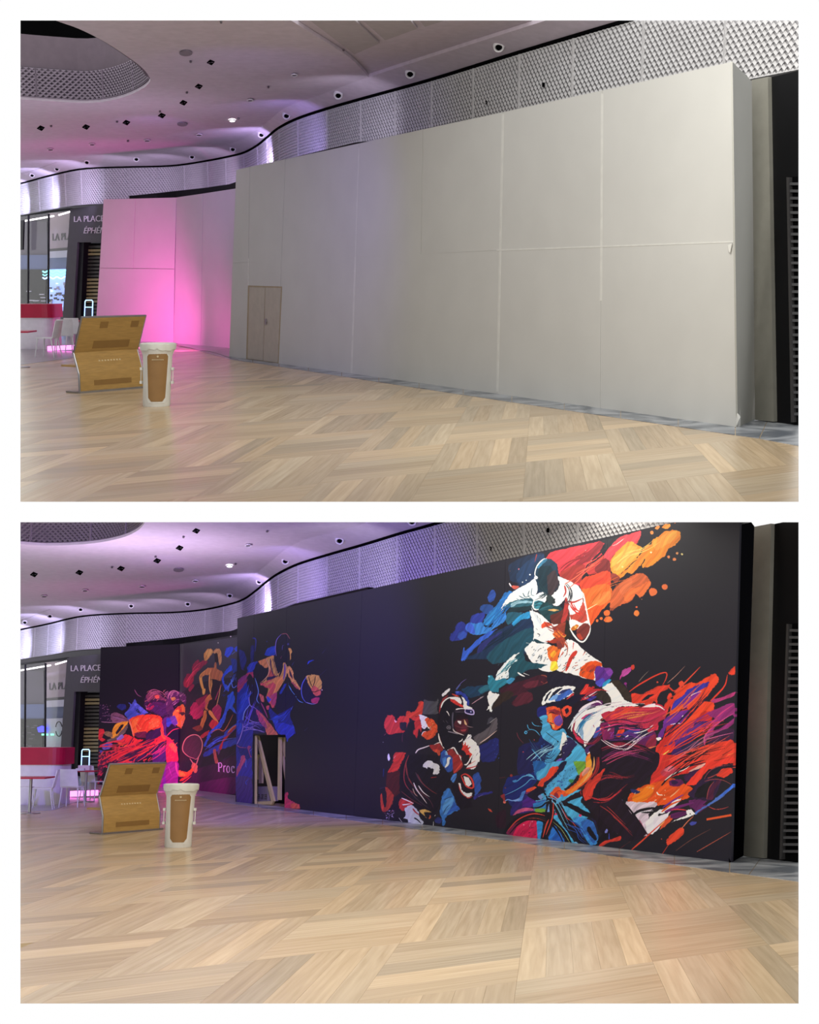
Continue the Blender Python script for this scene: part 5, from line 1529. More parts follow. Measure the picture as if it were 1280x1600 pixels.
# ------------------------------------------------------------------ furniture
def bench(R, L, Rr, label):
    A = R.at(*L); B = R.at(*Rr); a = (B-A); ln = a.length; rz = math.atan2(a.y, a.x); t = thing(R, 'bench', label, 'bench', A, rz, sc=1 if R is UP else ln/1.32); ln /= t.scale[0]
    # local: x along, -y towards the viewer, z up
    prof = [(0, .03), (0, .30), (.012, .33), (.05, .45), (.10, .60), (.105, .63), (.085, .66), (-.02, .92), (-.12, 1.17)]
    prof = [(y, z) for y, z in prof]
    def sheet(x0, x1, o0, o1, z0=None, z1=None):
        bm = NB(); P = prof if z0 is None else clipz(prof, z0, z1)
        f = [(y+o0, z) for y, z in P]+[(y+o1, z) for y, z in P[::-1]]
        prism(bm, [Vector((x0, y, z)) for y, z in f], (x1-x0, 0, 0)); return bm
    def clipz(P, z0, z1):
        out = []
        for (ya, za), (yb, zb) in zip(P, P[1:]):
            lo, hi = max(za, z0), min(zb, z1)
            if hi <= lo: continue
            fa = lambda z: ya+(yb-ya)*(z-za)/(zb-za)
            if not out: out.append((fa(lo), lo))
            out.append((fa(hi), hi))
        return out
    mk(R, 'wooden_shell', sheet(.02, ln-.02, 0, .03), M['bench_wood'], t, smooth=True, label='bent light wood back shell')
    for x in (.008, ln-.008):
        bm = NB(); tube(bm, [Vector((x, y+.015, z)) for y, z in prof], .016, 8); mk(R, 'side_tube', bm, M['steel'], t, smooth=True, label='bent steel side tube')
    bm = NB(); tube(bm, [Vector((0, -.105, 1.175)), Vector((ln, -.105, 1.175))], .018, 8); mk(R, 'top_rail', bm, M['steel'], t, smooth=True, label='steel top rail')
    bm = NB(); box(bm, (-.02, -.03, 0), (ln+.05, .04, .03)); mk(R, 'base_bar', bm, M['steel'], t, bevel=.006, label='steel base bar')
    for x in (-.01, ln-.01):
        bm = NB(); box(bm, (x-.02, .0, 0), (x+.03, .30, .028)); mk(R, 'foot', bm, M['steel'], t, bevel=.005, label='steel foot reaching under the seat')
    for x0, x1, z0, z1 in ((.30, .42, 1.0, 1.1), (.78, .90, 1.0, 1.1)):
        mk(R, 'patch', sheet(x0*ln, x1*ln, -.004, 0, z0, z1), M['bench_dark'], t, label='small darker square on the shell')
    mk(R, 'patch', sheet(.26*ln, .82*ln, -.004, 0, .68, .80), M['bench_dark'], t, label='long darker strip under the back')
    mk(R, 'patch', sheet(.22*ln, .80*ln, -.004, 0, .11, .19), M['bench_dark'], t, label='long darker strip near the floor')
    for k, x in enumerate(np.linspace(.34, .66, 8)):
        mk(R, 'faded_mark', sheet(x*ln, (x+.022)*ln, -.003, 0, .475, .497), M['faded'], t)
    # slatted seat on the far side
    bm = NB(); box(bm, (.03, .09, .40), (ln-.03, .46, .43)); mk(R, 'seat', bm, M['bench_wood'], t, bevel=.01)
    return t
def bin_(R, P, label, tilt=0.0):
    A = R.at(*P); face = math.atan2(-A.x, -A.y); t = thing(R, 'litter_bin', label, 'bin', A, 0.0, sc=1 if R is UP else .93)
    lean = Vector((tilt, 0, 1))
    prof = [(0, 0), (.185, 0), (.19, .02), (.192, .25), (.197, .5), (.203, .70), (.222, .755), (.238, .79), (.243, .86), (.236, .875), (.222, .87), (.215, .80), (.0, .79)]
    Sh = Matrix(((1, 0, tilt, 0), (0, 1, 0, 0), (0, 0, 1, 0), (0, 0, 0, 1)))
    bm = NB(); lathe(bm, prof, 36, Sh); mk(R, 'body', bm, M['bin_white'], t, smooth=True, label='white tapering bin body')
    # bag liner over the rim
    rnd = random.Random(5); bm = NB(); n = 40; rings = []
    for r, z in ((.20, .82), (.235, .872), (.25, .868), (.252, .83), (.248, .80)):
        rings.append([bm.verts.new(Sh @ Vector(((r+rnd.uniform(-.004, .008))*math.cos(k*math.tau/n), (r+rnd.uniform(-.004, .008))*math.sin(k*math.tau/n), z+(rnd.uniform(-.025, .012) if z < .81 else rnd.uniform(-.004, .004))))) for k in range(n)])
    for a, b in zip(rings, rings[1:]):
        for k in range(n): bm.faces.new((a[k], a[(k+1) % n], b[(k+1) % n], b[k]))
    mk(R, 'bag_liner', bm, M['bag'], t, smooth=True, label='thin whitish bag liner folded over the rim')
    # brown front panel, curved, rounded corners
    def panel(z0, z1, w0, w1, r, rr, m, name, lab, d=.012, x0=0.0):
        pts = []
        ang0 = math.atan2(-A.y, -A.x)
        for (sx, sz, a0) in ((1, 1, 0), (-1, 1, 90), (-1, -1, 180), (1, -1, 270)):
            for k in range(5):
                a = math.radians(a0+k*22.5); W = (w1 if sz > 0 else w0)
                pts.append((sx*(W-rr)+rr*math.cos(a), (z1-rr if sz > 0 else z0+rr)+rr*math.sin(a)))
        bm = NB(); cols = 10; zz = np.linspace(z0, z1, 14); grid = []
        def halfw(z):
            f = (z-z0)/(z1-z0); W = w0+(w1-w0)*f; e = min(z-z0, z1-z)
            return W-(rr-math.sqrt(max(0, rr*rr-(rr-e)**2)) if e < rr else 0)
        for z in zz:
            row = []
            for c in range(cols+1):
                x = halfw(z)*(2*c/cols-1); an = x/r
                row.append((an, z))
            grid.append(row)
        def V(an, z, q): 
            rad = q+.19+(.013*(z/.75)); return Sh @ Vector((rad*math.cos(ang0+an), rad*math.sin(ang0+an), z))
        fr = [[bm.verts.new(V(an, z, d)) for an, z in row] for row in grid]; bk = [[bm.verts.new(V(an, z, -.002)) for an, z in row] for row in grid]
        for i in range(len(zz)-1):
            for c in range(cols):
                bm.faces.new((fr[i][c], fr[i][c+1], fr[i+1][c+1], fr[i+1][c])); bm.faces.new((bk[i][c], bk[i+1][c], bk[i+1][c+1], bk[i][c+1]))
            bm.faces.new((fr[i][0], fr[i+1][0], bk[i+1][0], bk[i][0])); bm.faces.new((fr[i][cols], bk[i][cols], bk[i+1][cols], fr[i+1][cols]))
        for c in range(cols): bm.faces.new((fr[0][c], bk[0][c], bk[0][c+1], fr[0][c+1])); bm.faces.new((fr[-1][c], fr[-1][c+1], bk[-1][c+1], bk[-1][c]))
        return mk(R, name, bm, m, t, smooth=True, label=lab)
    panel(.05, .765, .148, .176, .2, .03, M['bin_white'], 'panel_frame', 'raised white frame around the brown panel', d=.006)
    panel(.075, .75, .118, .148, .2, .04, M['bin_brown'], 'front_panel', 'brown front panel', d=.012)
    ang0 = math.atan2(-A.y, -A.x)
    for k in range(9):
        an = ang0+(k-4)*.085; rad = .219; bm = NB(); c = Sh @ Vector((rad*math.cos(an), rad*math.sin(an), .655)); box(bm, c-Vector((.005, .005, .007)), c+Vector((.006, .005, .007))); mk(R, 'faded_mark', bm, M['faded'], t)
    bm = NB(); c = Sh @ Vector((.22*math.cos(ang0), .22*math.sin(ang0), .70)); lathe(bm, [(0, 0), (.014, 0), (.014, .01), (0, .01)], 12, Matrix.Translation(c) @ Matrix.Rotation(math.pi/2, 4, 'X')); mk(R, 'faded_mark', bm, M['faded'], t, label='small pale emblem')
    for sx in (-1, 1):
        for z in (.33, .52, .57):
            if z == .57: continue
            c = Sh @ Vector((sx*.20, -.02, z)); bm = NB(); box(bm, (min(c.x, c.x+sx*.035), c.y-.03, z-.018), (max(c.x, c.x+sx*.035), c.y+.03, z+.018)); mk(R, 'side_bracket', bm, M['bin_white'], t, bevel=.006)
        bm = NB(); tube(bm, [Sh @ Vector((sx*.222, -.02, z)) for z in (.31, .54)], .007, 8); mk(R, 'side_rod', bm, M['bin_white'], t, smooth=True)
    return t
def chair(R, P, rz, label, group):
    t = thing(R, 'cafe_chair', label, 'chair', P, rz, group=group, sc=1 if R is UP else .9)
    bm = NB(); box(bm, (-.21, -.21, .435), (.21, .21, .455)); mk(R, 'seat', bm, M['chair'], t, bevel=.008)
    bm = NB(); n = 8; f, b = [], []
    for k in range(n+1):
        x = -.21+.42*k/n; y = .20+.03*(1-(x/.21)**2)
        f.append((x, y)); b.append((x, y+.018))
    lo = [Vector((x, y, .46)) for x, y in f+b[::-1]]; hi = [Vector((x*.92, y+.09, .84)) for x, y in f+b[::-1]]
    va = [bm.verts.new(p) for p in lo]; vb = [bm.verts.new(p) for p in hi]; m = len(va)
    bm.faces.new(va[::-1]); bm.faces.new(vb)
    for i in range(m): bm.faces.new((va[i], va[(i+1) % m], vb[(i+1) % m], vb[i]))
    mk(R, 'backrest', bm, M['chair'], t)
    for sx in (-1, 1):
        for sy in (-1, 1):
            bm = NB(); tube(bm, [Vector((sx*.18, sy*.17, .44)), Vector((sx*.20, sy*.20, .2)), Vector((sx*.215, sy*.235, 0))], [.018, .014, .012], 6); mk(R, 'leg', bm, M['chair'], t, smooth=True)
    return t
def table(R, P, label, w=.6, top='red', square=True):
    t = thing(R, 'cafe_table', label, 'table', P, sc=1 if R is UP else .9)
    bm = NB()
    if square: box(bm, (-w/2, -w/2, .71), (w/2, w/2, .74))
    else: lathe(bm, [(0, .71), (w/2, .71), (w/2, .74), (0, .74)], 24)
    mk(R, 'tabletop', bm, M[top], t, bevel=.006)
    bm = NB(); tube(bm, [Vector((0, 0, .02)), Vector((0, 0, .71))], .03, 10); mk(R, 'pedestal', bm, M['steel'], t, smooth=True)
    bm = NB(); lathe(bm, [(0, 0), (.22, 0), (.22, .012), (.05, .025), (0, .025)], 20); mk(R, 'base', bm, M['steel'], t)
    return t
def planpt(R, x, y): return R.at(x, y, 0)
# ------------------------------------------------------------------ storefront at the far left
def storefront(R, band, T):
    t2 = lambda L: [T(x, y) for x, y in L]
    A, _ = band.at(band.find(R, T(10, 0)[0], 4.2)); B, _ = band.at(band.find(R, T(150, 0)[0], 4.2)); pl = plane2(A, B); wd = R.word
    s = thing(R, 'shopfront', f"grey sign pillar of a closed shop with shutter, far left, {wd} hall", 'shop front', Vector((A.x, A.y, 0)))
    slab(R, 'pillar', t2([(109.7, 326), (178, 318), (178, 378), (121, 378.7), (113, 523), (96, 523)]), pl, .3, M['pillar'], s, off=.12, label='dark grey sign pillar and fascia')
    slab(R, 'jamb', t2([(121, 378), (131, 378), (125, 523), (113, 523)]), pl, .25, M['shop_black'], s, off=.05, label='black door jamb')
    q = t2([(129, 380), (180, 380), (180, 523), (122, 523)]); slab(R, 'shutter_back', q, pl, .03, M['shop_black'], s, off=-.25)
    for k in range(24):
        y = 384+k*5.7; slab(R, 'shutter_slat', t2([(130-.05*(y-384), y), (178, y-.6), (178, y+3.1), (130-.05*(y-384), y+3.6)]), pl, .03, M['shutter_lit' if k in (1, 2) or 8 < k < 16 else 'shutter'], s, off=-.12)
    text_mesh(R, 'LA PLACE', 'lettering', s, M['letters'], *T(116, 346.5), 9.5, 53, pl, off=.13, rise=1.5, label_=None) if False else text_mesh(R, 'LA PLACE', 'lettering', s, M['letters'], *T(116, 346.8), 9, 47, pl, off=.13, rise=1.0, depth=.012)
    text_mesh(R, '\u00c9PH\u00c9M\u00c8RE', 'lettering', s, M['letters'], *T(131, 364.6), 9, 55, pl, off=.13, rise=.5, shear=.25, depth=.012)
    f = NB(); P = [(133, 471), (134.5, 469), (143.5, 469), (145, 471), (144, 503), (142.8, 505), (133, 505), (131.6, 503)]; q = (pl[0]+pl[1]*.3, pl[1])
    tube(f, [R.on(*T(x, y), q) for x, y in P], .018, 6, closed=True); tube(f, [R.on(*T(133, 480), q), R.on(*T(145, 480), q)], .014, 6)
    ns = thing(R, 'neon_sign', f"pale blue lit outline frame sign hanging on the shutter in the {wd} hall", 'sign', R.on(*T(138, 505), q)); to_parent(R, f, ns); mk(R, 'light_tube', f, M['neon_blue'], ns, smooth=True)
    f = NB(); ptslab(R, f, t2([(133.5, 482), (143, 482), (142.5, 503), (132.5, 503)]), q, .02, -.01); to_parent(R, f, ns); mk(R, 'back_plate', f, M['shop_dark'], ns)
    g = thing(R, 'shop_window', f"tall glazed shop window with lit interior at the far left of the {wd} hall", 'shop window', Vector((A.x, A.y, 0)))
    slab(R, 'pane', t2([(0, 341), (43.5, 336), (42, 523), (0, 523)]), pl, .015, M['glass'], g); slab(R, 'pane', t2([(44.5, 336), (75, 332), (74, 523), (43, 523)]), pl, .015, M['glass'], g); slab(R, 'pane', t2([(76, 332), (110, 327), (97, 523), (75, 523)]), pl, .015, M['glass'], g)
    for x in (43.5, 75): slab(R, 'mullion', t2([(x-.5, 334), (x+.5, 334), (x-.5, 523), (x-1.5, 523)]), pl, .06, M['shop_black'], g, off=.02)
    slab(R, 'head_rail', t2([(0, 339), (110, 325), (110, 328), (0, 342)]), pl, .08, M['shop_black'], g, off=.03)
    slab(R, 'back_wall', t2([(-70, 290), (185, 290), (185, 525), (-70, 525)]), pl, .1, M['shop_dark'], g, off=-3.2, label='dark back wall inside the shop')
    slab(R, 'ceiling_panel', t2([(-30, 346), (73, 346), (74, 398), (-30, 398)]), pl, .05, M['shop_mid'], g, off=-1.7)
    slab(R, 'blue_band', t2([(-30, 399), (112, 398), (112, 421), (-30, 421)]), pl, .05, M['shop_blue'], g, off=-1.6)
    slab(R, 'dark_unit', t2([(-30, 421), (72, 421), (70, 523), (-30, 523)]), pl, .05, M['shop_black'], g, off=-1.55)
    slab(R, 'lettered_board', t2([(75.5, 333), (112, 331), (110, 386), (75, 389)]), pl, .06, M['pinkish_panel'], g, off=-1.4, label='pinkish grey lettered board')  # board placed where lettering shows in the window
    text_mesh(R, 'LA PLACE', 'lettering', g, M['dark_letters'], *T(82.5, 376), 11, 42, pl, off=-1.39, rise=2.4, depth=.02)
    slab(R, 'light_panel', t2([(77, 393), (108, 391), (108, 402), (77, 403)]), pl, .05, M['shop_light'], g, off=-1.35)
    slab(R, 'light_panel', t2([(75.5, 421), (106, 420), (103, 486), (73, 486)]), pl, .05, M['shop_light' if R is LO else 'display'], g, off=-1.35)
    for a, b in (((34, 346), (84, 337.5)), ((92, 336), (109, 331))):
        f = NB(); q = (pl[0]-pl[1]*.8, pl[1]); tube(f, [R.on(*T(*a), q), R.on(*T(*b), q)], .03, 6); to_parent(R, f, g); mk(R, 'strip_light', f, M['tube_white'], g, label='bright white strip light')
    rnd = random.Random(8 if R is UP else 9)
    if R is UP:
        for y0, m_, r in ((424, 'neon_cyan', .03), (429, 'neon_cyan', .02), (434, 'neon_blue', .03)):
            f = NB(); q = (pl[0]-pl[1]*1.2, pl[1]); tube(f, [R.on(67+k*2.6, y0+1.6*math.sin(k*1.3), q) for k in range(15)], r, 5); to_parent(R, f, g); mk(R, 'neon_wave', f, M[m_], g, label='wavy bluish neon line')
        for k in range(34):
            x, y = rnd.uniform(74, 103), rnd.uniform(440, 478); h, ww = rnd.uniform(2, 5), rnd.uniform(1.5, 4)
            slab(R, 'shelf_item', [(x, y), (x+ww, y), (x+ww, y+h), (x, y+h)], pl, .05, M[rnd.choice(['shop_light', 'neon_blue', 'shop_dark', 'shop_mid', 'shop_black', 'shop_light'])], g, off=-1.25)
        slab(R, 'hanging_sign', [(20, 346), (37, 344), (35.5, 390), (20, 392)], pl, .05, M['shop_black'], g, off=.25, label='black hanging sign at the edge')
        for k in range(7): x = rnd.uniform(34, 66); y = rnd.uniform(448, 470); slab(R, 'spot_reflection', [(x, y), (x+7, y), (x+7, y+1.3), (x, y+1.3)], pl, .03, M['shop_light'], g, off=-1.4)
    else:
        q = (pl[0]-pl[1]*1.25, pl[1]); f = NB()
        for a0, a1 in ((20, 165), (200, 345)): tube(f, [R.on(92+5*math.cos(math.radians(a)), 1139-11.5*math.sin(math.radians(a)), q) for a in np.linspace(a0, a1, 14)], .022, 6)
        to_parent(R, f, g); mk(R, 'ring_logo', f, M['dark_letters'], g, label='dark broken ring on the light panel')
        slab(R, 'blue_lamp', [(58, 1137), (65, 1134), (72, 1137), (69, 1144), (60, 1144)], pl, .04, M['blue_light'], g, off=-1.2, label='saturated blue light')
        for x in (65, 70, 79): slab(R, 'green_lamp', [(x, 1146.5), (x+3.6, 1146.5), (x+3.6, 1149), (x, 1149)], pl, .04, M['green_light'], g, off=-1.1)
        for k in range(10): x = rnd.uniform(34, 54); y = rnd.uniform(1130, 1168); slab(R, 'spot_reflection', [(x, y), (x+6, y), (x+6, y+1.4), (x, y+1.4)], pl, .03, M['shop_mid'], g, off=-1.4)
    return pl
def counter(R, xr, yb, ht, yl):
    P = R.at(xr, yb); t = thing(R, 'counter', f"white bar counter with a crimson top band at the left of the {R.word} hall", 'counter', P)
    def rounded(bm, x0, x1, y0, y1, z0, z1, r):
        pts = [(x0, y0)]+[(x1-r+r*math.sin(a), y0+r-r*math.cos(a)) for a in np.linspace(0, math.pi/2, 7)]+[(x1, y1), (x0, y1)]
        prism(bm, [Vector((x, y, z0)) for x, y in pts], (0, 0, z1-z0))
    bm = NB(); rounded(bm, -3.2, -.02, 0, .9, 0, ht*.70, .25); mk(R, 'body', bm, M['counter'], t, label='glossy white counter body')
    bm = NB(); rounded(bm, -3.2, .03, -.04, .95, ht*.70, ht, .28); mk(R, 'top_band', bm, M['red'], t, label='crimson band')
    bm = NB(); rounded(bm, -3.2, -.06, .04, .85, 0, .06, .25); mk(R, 'plinth', bm, M['skirt'], t) if False else bm.free()
def shop_right(R, D):
    pl = D['pshop']
    s = thing(R, 'wall_right', f"black shop wall with steel pillar and shutter at the right of the {R.word} hall", None, R.at(*D['shopbase']), kind='structure')
    slab(R, 'steel_pillar', D['column'], pl, .35, M['steel_col'], s, off=.10, label='brushed steel pillar')
    slab(R, 'black_panel', D['black'], pl, .1, M['black_wall'], s, off=.04)
    x0t, yt, x0b, yb = D['shut']; q = [(x0t, yt), (1300, yt-4), (1300, yb+8), (x0b, yb)]
    slab(R, 'shutter_back', q, pl, .03, M['black'], s, off=.06)
    n = 33
    for k in range(n):
        y = yt+8+(yb-yt-12)*k/n; x = x0t+(x0b-x0t)*(y-yt)/(yb-yt); h = (yb-yt)/n*.36
        slab(R, 'shutter_slat', [(x+3, y), (1300, y+.5), (1300, y+h+.5), (x+3, y+h)], pl, .03, M['shutter_dark'], s, off=.10)
    slab(R, 'shutter_rail', [(x0t, yt), (x0t+3.2, yt), (x0b+3.2, yb), (x0b, yb)], pl, .06, M['steel_dark'], s, off=.12)

# ------------------------------------------------------------------ data of the two photographs' viewpoints
UPD = dict(wr=(5.9, 14.2, 11.5, 4.5), front=784, vp1=845, vp2=3500, org=(822, 722), wood=M['oak'], dark0=206, wflip=1, wellfar=.42,
    band=[(-60, 306), (-30, 301), (32.5, 287), (82.5, 273.7), (132.5, 263.7), (201, 261), (270, 259), (326, 251), (364, 243.4), (385, 237.5), (404, 227), (419, 215), (437.5, 200), (467.5, 185), (512.5, 170), (565, 155), (617.5, 140.7), (677.5, 123.9), (741, 104.4), (820, 80), (983, 32), (1140, -13), (1330, -67.5)],
    edge=[(-60, 289), (-30, 285), (32, 272), (60, 264), (88.8, 254), (132.5, 246.5), (195, 238), (270, 235.6), (332, 230), (373, 220), (396, 206.5), (418, 191), (437.5, 173.7), (463.7, 160.6), (497.5, 149.4), (542.5, 132.5), (576, 120.5), (680, 87), (820, 42.5), (1330, -120)],
    seams=[-50, 20, 62, 84, 103, 128, 162, 203, 246.6, 289, 325.6, 354, 382.5, 404, 419, 438, 467, 512, 565, 619, 676, 741, 813, 897, 1007, 1136, 1300],
    corner=(89, 254), arc=[(576, 120.5), (550, 93), (520, 72.5), (490, 54), (460, 35), (440, 22), (410, -20)], rest=[(410, -90), (-160, -90), (-160, 190), (-30, 208)],
    well=[(-60, 148), (32, 155), (95, 159), (145, 160.6), (189, 153), (220, 140), (234, 128), (232, 118), (220, 104), (195, 85.6), (160.6, 63.7), (123, 45), (87, 32), (40, 12), (-60, -30)],
    truss=[((20, 28), (160, 62), .10, 'chord'), ((0, 58), (150, 46), .06, 'chord'), ((60, 20), (110, 56), .05, 'web'), ((112, 30), (108, 58), .05, 'web')],
    fascia=[(200, 307), (270, 300), (326, 294), (368, 288), (471, 246), (569, 222.5), (590, 221)],
    marks=[('1', 848, 136, 7), ('2', 759, 163, 6)],
    squares=[(329.4, 98), (310.6, 135.6), (286.6, 161), (252.8, 181), (197.5, 192), (134.4, 198.8), (63.8, 200.6)], sqs=lambda x, y: 10,
    discs=[(290.6, 84, 10, 4), (285, 194.7, 8, 3)], rings=[(79, 234), (144, 226), (230, 220), (311, 211), (391, 157), (460, 117.5)],
    dots=[(298, 97.5), (292, 145.6), (250, 175), (183, 191), (80, 198), (345.6, 36), (200, 221), (372.5, 186), (419.5, 137), (537, 79)], lit=(363, 188.7),
    eyes=[(50, 273.4), (88.8, 263.4), (135.6, 253), (213, 248), (300, 244.4), (363.8, 232.5), (408.4, 210), (447.6, 180), (528.6, 148), (641, 114.5), (779.5, 72.5)],
    stone_px=[(357, 561), (320, 551), (278, 538), (228, 535), (150, 546), (110, 560), (32, 570), (-60, 575), (-60, 500), (410, 500), (410, 561)],
    column=[(1174.5, 125), (1200, 120), (1209, 659), (1180, 656)], black=[(1199, 122), (1300, 98), (1300, 674), (1208, 659)], shut=(1229, 277, 1236, 660), shopbase=(1194, 657.5))
LOD = dict(wr=(5.9, 14.6, 11.5, 4.5), front=1568, vp1=862, vp2=3500, org=(819, 1452), wood=M['oak'], dark0=201, wflip=1, wellfar=.5,
    band=[(-60, 1003), (-30, 998), (32.5, 984), (76, 975), (129, 963), (195, 958.7), (270, 957), (320, 952.5), (360, 944), (383, 936), (403, 922), (418.6, 909), (438, 895.7), (469, 881), (516, 866.4), (571, 850.8), (633, 832), (688, 816.8), (980, 733.4), (1140, 687.7), (1330, 633)],
    edge=[(-60, 985), (-30, 983), (32, 970), (55, 961), (79, 952), (123, 943.7), (195, 936), (270, 936), (332, 928), (373, 914), (397, 898), (420, 880), (446, 858.6), (477, 843), (516, 833), (571, 817.6), (700, 776.5), (820, 738), (1330, 576)],
    seams=[-50, 15, 55, 76, 96.6, 121.6, 157.5, 198, 240, 285.6, 321, 350, 379, 401, 416, 436, 467, 512, 563, 622, 681, 747, 820, 904, 1010, 1140, 1300],
    corner=(79, 952), arc=[(571, 817.6), (545, 790), (500, 760)], rest=[(500, 690), (-160, 690), (-160, 880), (-30, 908)],
    well=[(-60, 842), (32, 850), (82, 852.5), (145, 849), (189, 840.6), (214, 829.7), (226, 817), (224, 806), (205, 788), (150, 745), (80, 710), (-60, 660)],
    fascia=[(200, 1005.5), (282, 997.5), (370, 986), (470, 944), (530, 930.5), (590, 917)],
    marks=[('1', 855, 832, 7), ('2', 766, 860, 6)],
    squares=[(306.6, 830), (280.6, 856.6), (245.6, 876.6), (189, 888.7), (124, 895), (53, 898)], sqs=lambda x, y: 10,
    discs=[(279, 891, 8, 3)], rings=[(69, 932), (133, 923), (222, 917), (305, 908), (388, 852.5)],
    dots=[(286.6, 840), (243, 870.6), (175, 887), (417.5, 831), (368, 882)], lit=(358.8, 884.7),
    eyes=[(38.8, 972), (78, 962), (126, 951.6), (205, 946), (293.4, 943), (359, 930), (405, 908), (446, 876), (530.7, 844), (644, 814)],
    stone_px=[(366, 1257), (330, 1250), (290, 1240), (240, 1237), (160, 1244), (110, 1256), (85, 1266), (32, 1269), (-60, 1271), (-60, 1200), (410, 1200), (410, 1257)],
    column=[(1179, 823), (1205, 818), (1193, 1341), (1162, 1338)], black=[(1204, 820), (1300, 800), (1300, 1366), (1193, 1342)], shut=(1229, 975, 1218, 1343), shopbase=(1178, 1339.5))
def tiles(inn, out, xs, extra):
    q = []
    for a, b in zip(xs, xs[1:]):
        g = .5; sh = (out(a)-inn(a))*.8; q.append([(a+g, inn(a)-1), (b-g, inn(b)-1), (b-g+sh*0, out(b)), (a+g, out(a))])
    return q+extra
UPD['tiles'] = tiles(lambda x: 557.5+.139*(x-358), interp([(357, 561), (433, 572), (640, 604), (800, 628), (1153, 680)]), [358, 395, 436, 482, 534, 592, 655, 724, 800, 882, 970, 1060, 1149],
    [[(1150, 667.5), (1180, 655), (1199, 657), (1186, 684.5), (1150, 679.5)], [(1200, 657), (1300, 668), (1300, 706), (1187.5, 685)]])
LOD['tiles'] = tiles(lambda x: 1253+.1226*(x-368), interp([(366, 1256), (445, 1267), (640, 1294), (770, 1310), (950, 1336), (1143, 1363)]), [368, 404, 445, 490, 541, 598, 660, 728, 802, 882, 968, 1054, 1140],
    [[(1141, 1347.5), (1162, 1337), (1189, 1340), (1170, 1366), (1141, 1362)], [(1190, 1340), (1300, 1352), (1300, 1384), (1171.5, 1366.5)]])

for R, D in ((UP, UPD), (LO, LOD)):
    band, edge = hall_shell(R, D); D['bandpath'] = band
    a, _ = band.at(band.find(R, 990, 4.3)); b, _ = band.at(band.find(R, 1200, 4.3)); P0 = R.at(*D['shopbase']); D['pshop'] = plane2(P0, P0+(b-a))
    floor_build(R, D, 4 if R is UP else 4)
    shop_right(R, D)
    ceiling_bits(R, D)
# ceiling field panels beyond the arc, only seen in the upper hall
bm = NB(); plate(bm, [UP.at(x, y, 5.66) for x, y in ((380, 190-60), (420, 150), (560, 128), (700, 82), (820, 44), (1330, -118), (1330, -200), (380, -200))], [], 5.665, .03)
mk(UP, 'ceiling', bm, M['ceiling'], None, 'higher ceiling field with light joints right of the arc in the upper hall', kind='structure')
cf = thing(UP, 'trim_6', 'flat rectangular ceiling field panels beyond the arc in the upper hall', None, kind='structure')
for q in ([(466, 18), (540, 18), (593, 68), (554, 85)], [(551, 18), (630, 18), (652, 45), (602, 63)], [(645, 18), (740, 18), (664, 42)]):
    bm = NB(); prism(bm, [UP.at(x, y, 5.625) for x, y in q], (0, 0, .035)); mk(UP, 'ceiling_panel', bm, M['ceil_panel'], cf)  # panel colour set below the ceiling's to carry their shading

UPT = lambda x, y: (x, y)
LOT = lambda x, y: (x-5, y+702)
pu = storefront(UP, UPD['bandpath'], UPT); plo = storefront(LO, LOD['bandpath'], LOT)
counter(UP, 83.5, 546, 1.16, 0); counter(LO, 92.5, 1258, 1.17, 0)

# ------------------------------------------------------------------ hoarding of the upper hall (bare boards)
R = UP
plm = plane2(R.at(363, 558.2), R.at(1153, 668)); top = lambda x: 265-.2168*(x-369); bot = lambda x: 557.5+.139*(x-358)
hd = thing(R, 'hoarding', 'long bare off-white board hoarding with taped joints and a double door', 'hoarding', R.at(760, 613))
S = [(369, 358), (390.5, 386), (446, 434), (561, 549), (661, 655), (786, 777), (941, 938), (1145, 1153)]
sx = lambda s, y: s[0]+(s[1]-s[0])*(y-top(s[0]))/(bot(s[1])-top(s[0]))
midy = interp([(367, 411), (444, 405.5), (556, 402), (661, 397), (778, 391), (940, 385), (1149, 378)])
def board(a, b, ya, yb, g=.22):
    ya0, ya1 = ya(sx(a, 300)), ya(sx(b, 300)); yb0, yb1 = yb(sx(a, 500)), yb(sx(b, 500))
    q = [(sx(a, ya0)+g, ya0+g), (sx(b, ya1)-g, ya1+g), (sx(b, yb1)-g, yb1-g*.6), (sx(a, yb0)+g, yb0-g*.6)]
    slab(R, 'board', q, plm, .02, M['board'], hd, off=random.Random(int(ya0*7+a[0])).uniform(0, .003))
for i in range(7): board(S[i], S[i+1], top, midy)
for a, b in ((0, 1), (2, 3), (3, 5), (5, 6), (6, 7)): board(S[a], S[b], midy, bot)
board(S[1], S[2], midy, lambda x: 446.5+(x-388)*.04)
slab(R, 'backing', [(369.5, 266), (1144.5, 98.5), (1152.3, 667), (436, 568), (441, 446.6), (388, 445.6), (384.5, 561.0), (358.6, 557)], plm, .05, M['board'], hd, off=-.021)
for i, w_, y0, y1 in ((3, 1.1, 402, 583), (5, 1.6, 178, 612), (6, 1.6, 146, 470), (3, .5, 230, 402), (1, .8, 404, 446)):
    s = S[i]; slab(R, 'joint_tape', [(sx(s, y0)-w_, y0), (sx(s, y0)+w_, y0), (sx(s, y1)+w_, y1), (sx(s, y1)-w_, y1)], plm, .003, M['tape'], hd, off=.004)
slab(R, 'joint_tape', [(776, 389.6), (1147, 376.2), (1147, 379), (776, 392.2)], plm, .003, M['tape'], hd, off=.0045)
slab(R, 'joint_tape', [(1143.2, 97.5), (1145.4, 96.8), (1151, 380), (1148.6, 380)], plm, .004, M['tape'], hd, off=.005)
pls = plane2(R.at(1153, 668), R.at(1180, 656))
slab(R, 'side_board', [(1145, 97), (1175, 127), (1180, 656), (1153, 668)], pls, .02, M['board_shaded'], hd, label='narrower shaded return board')
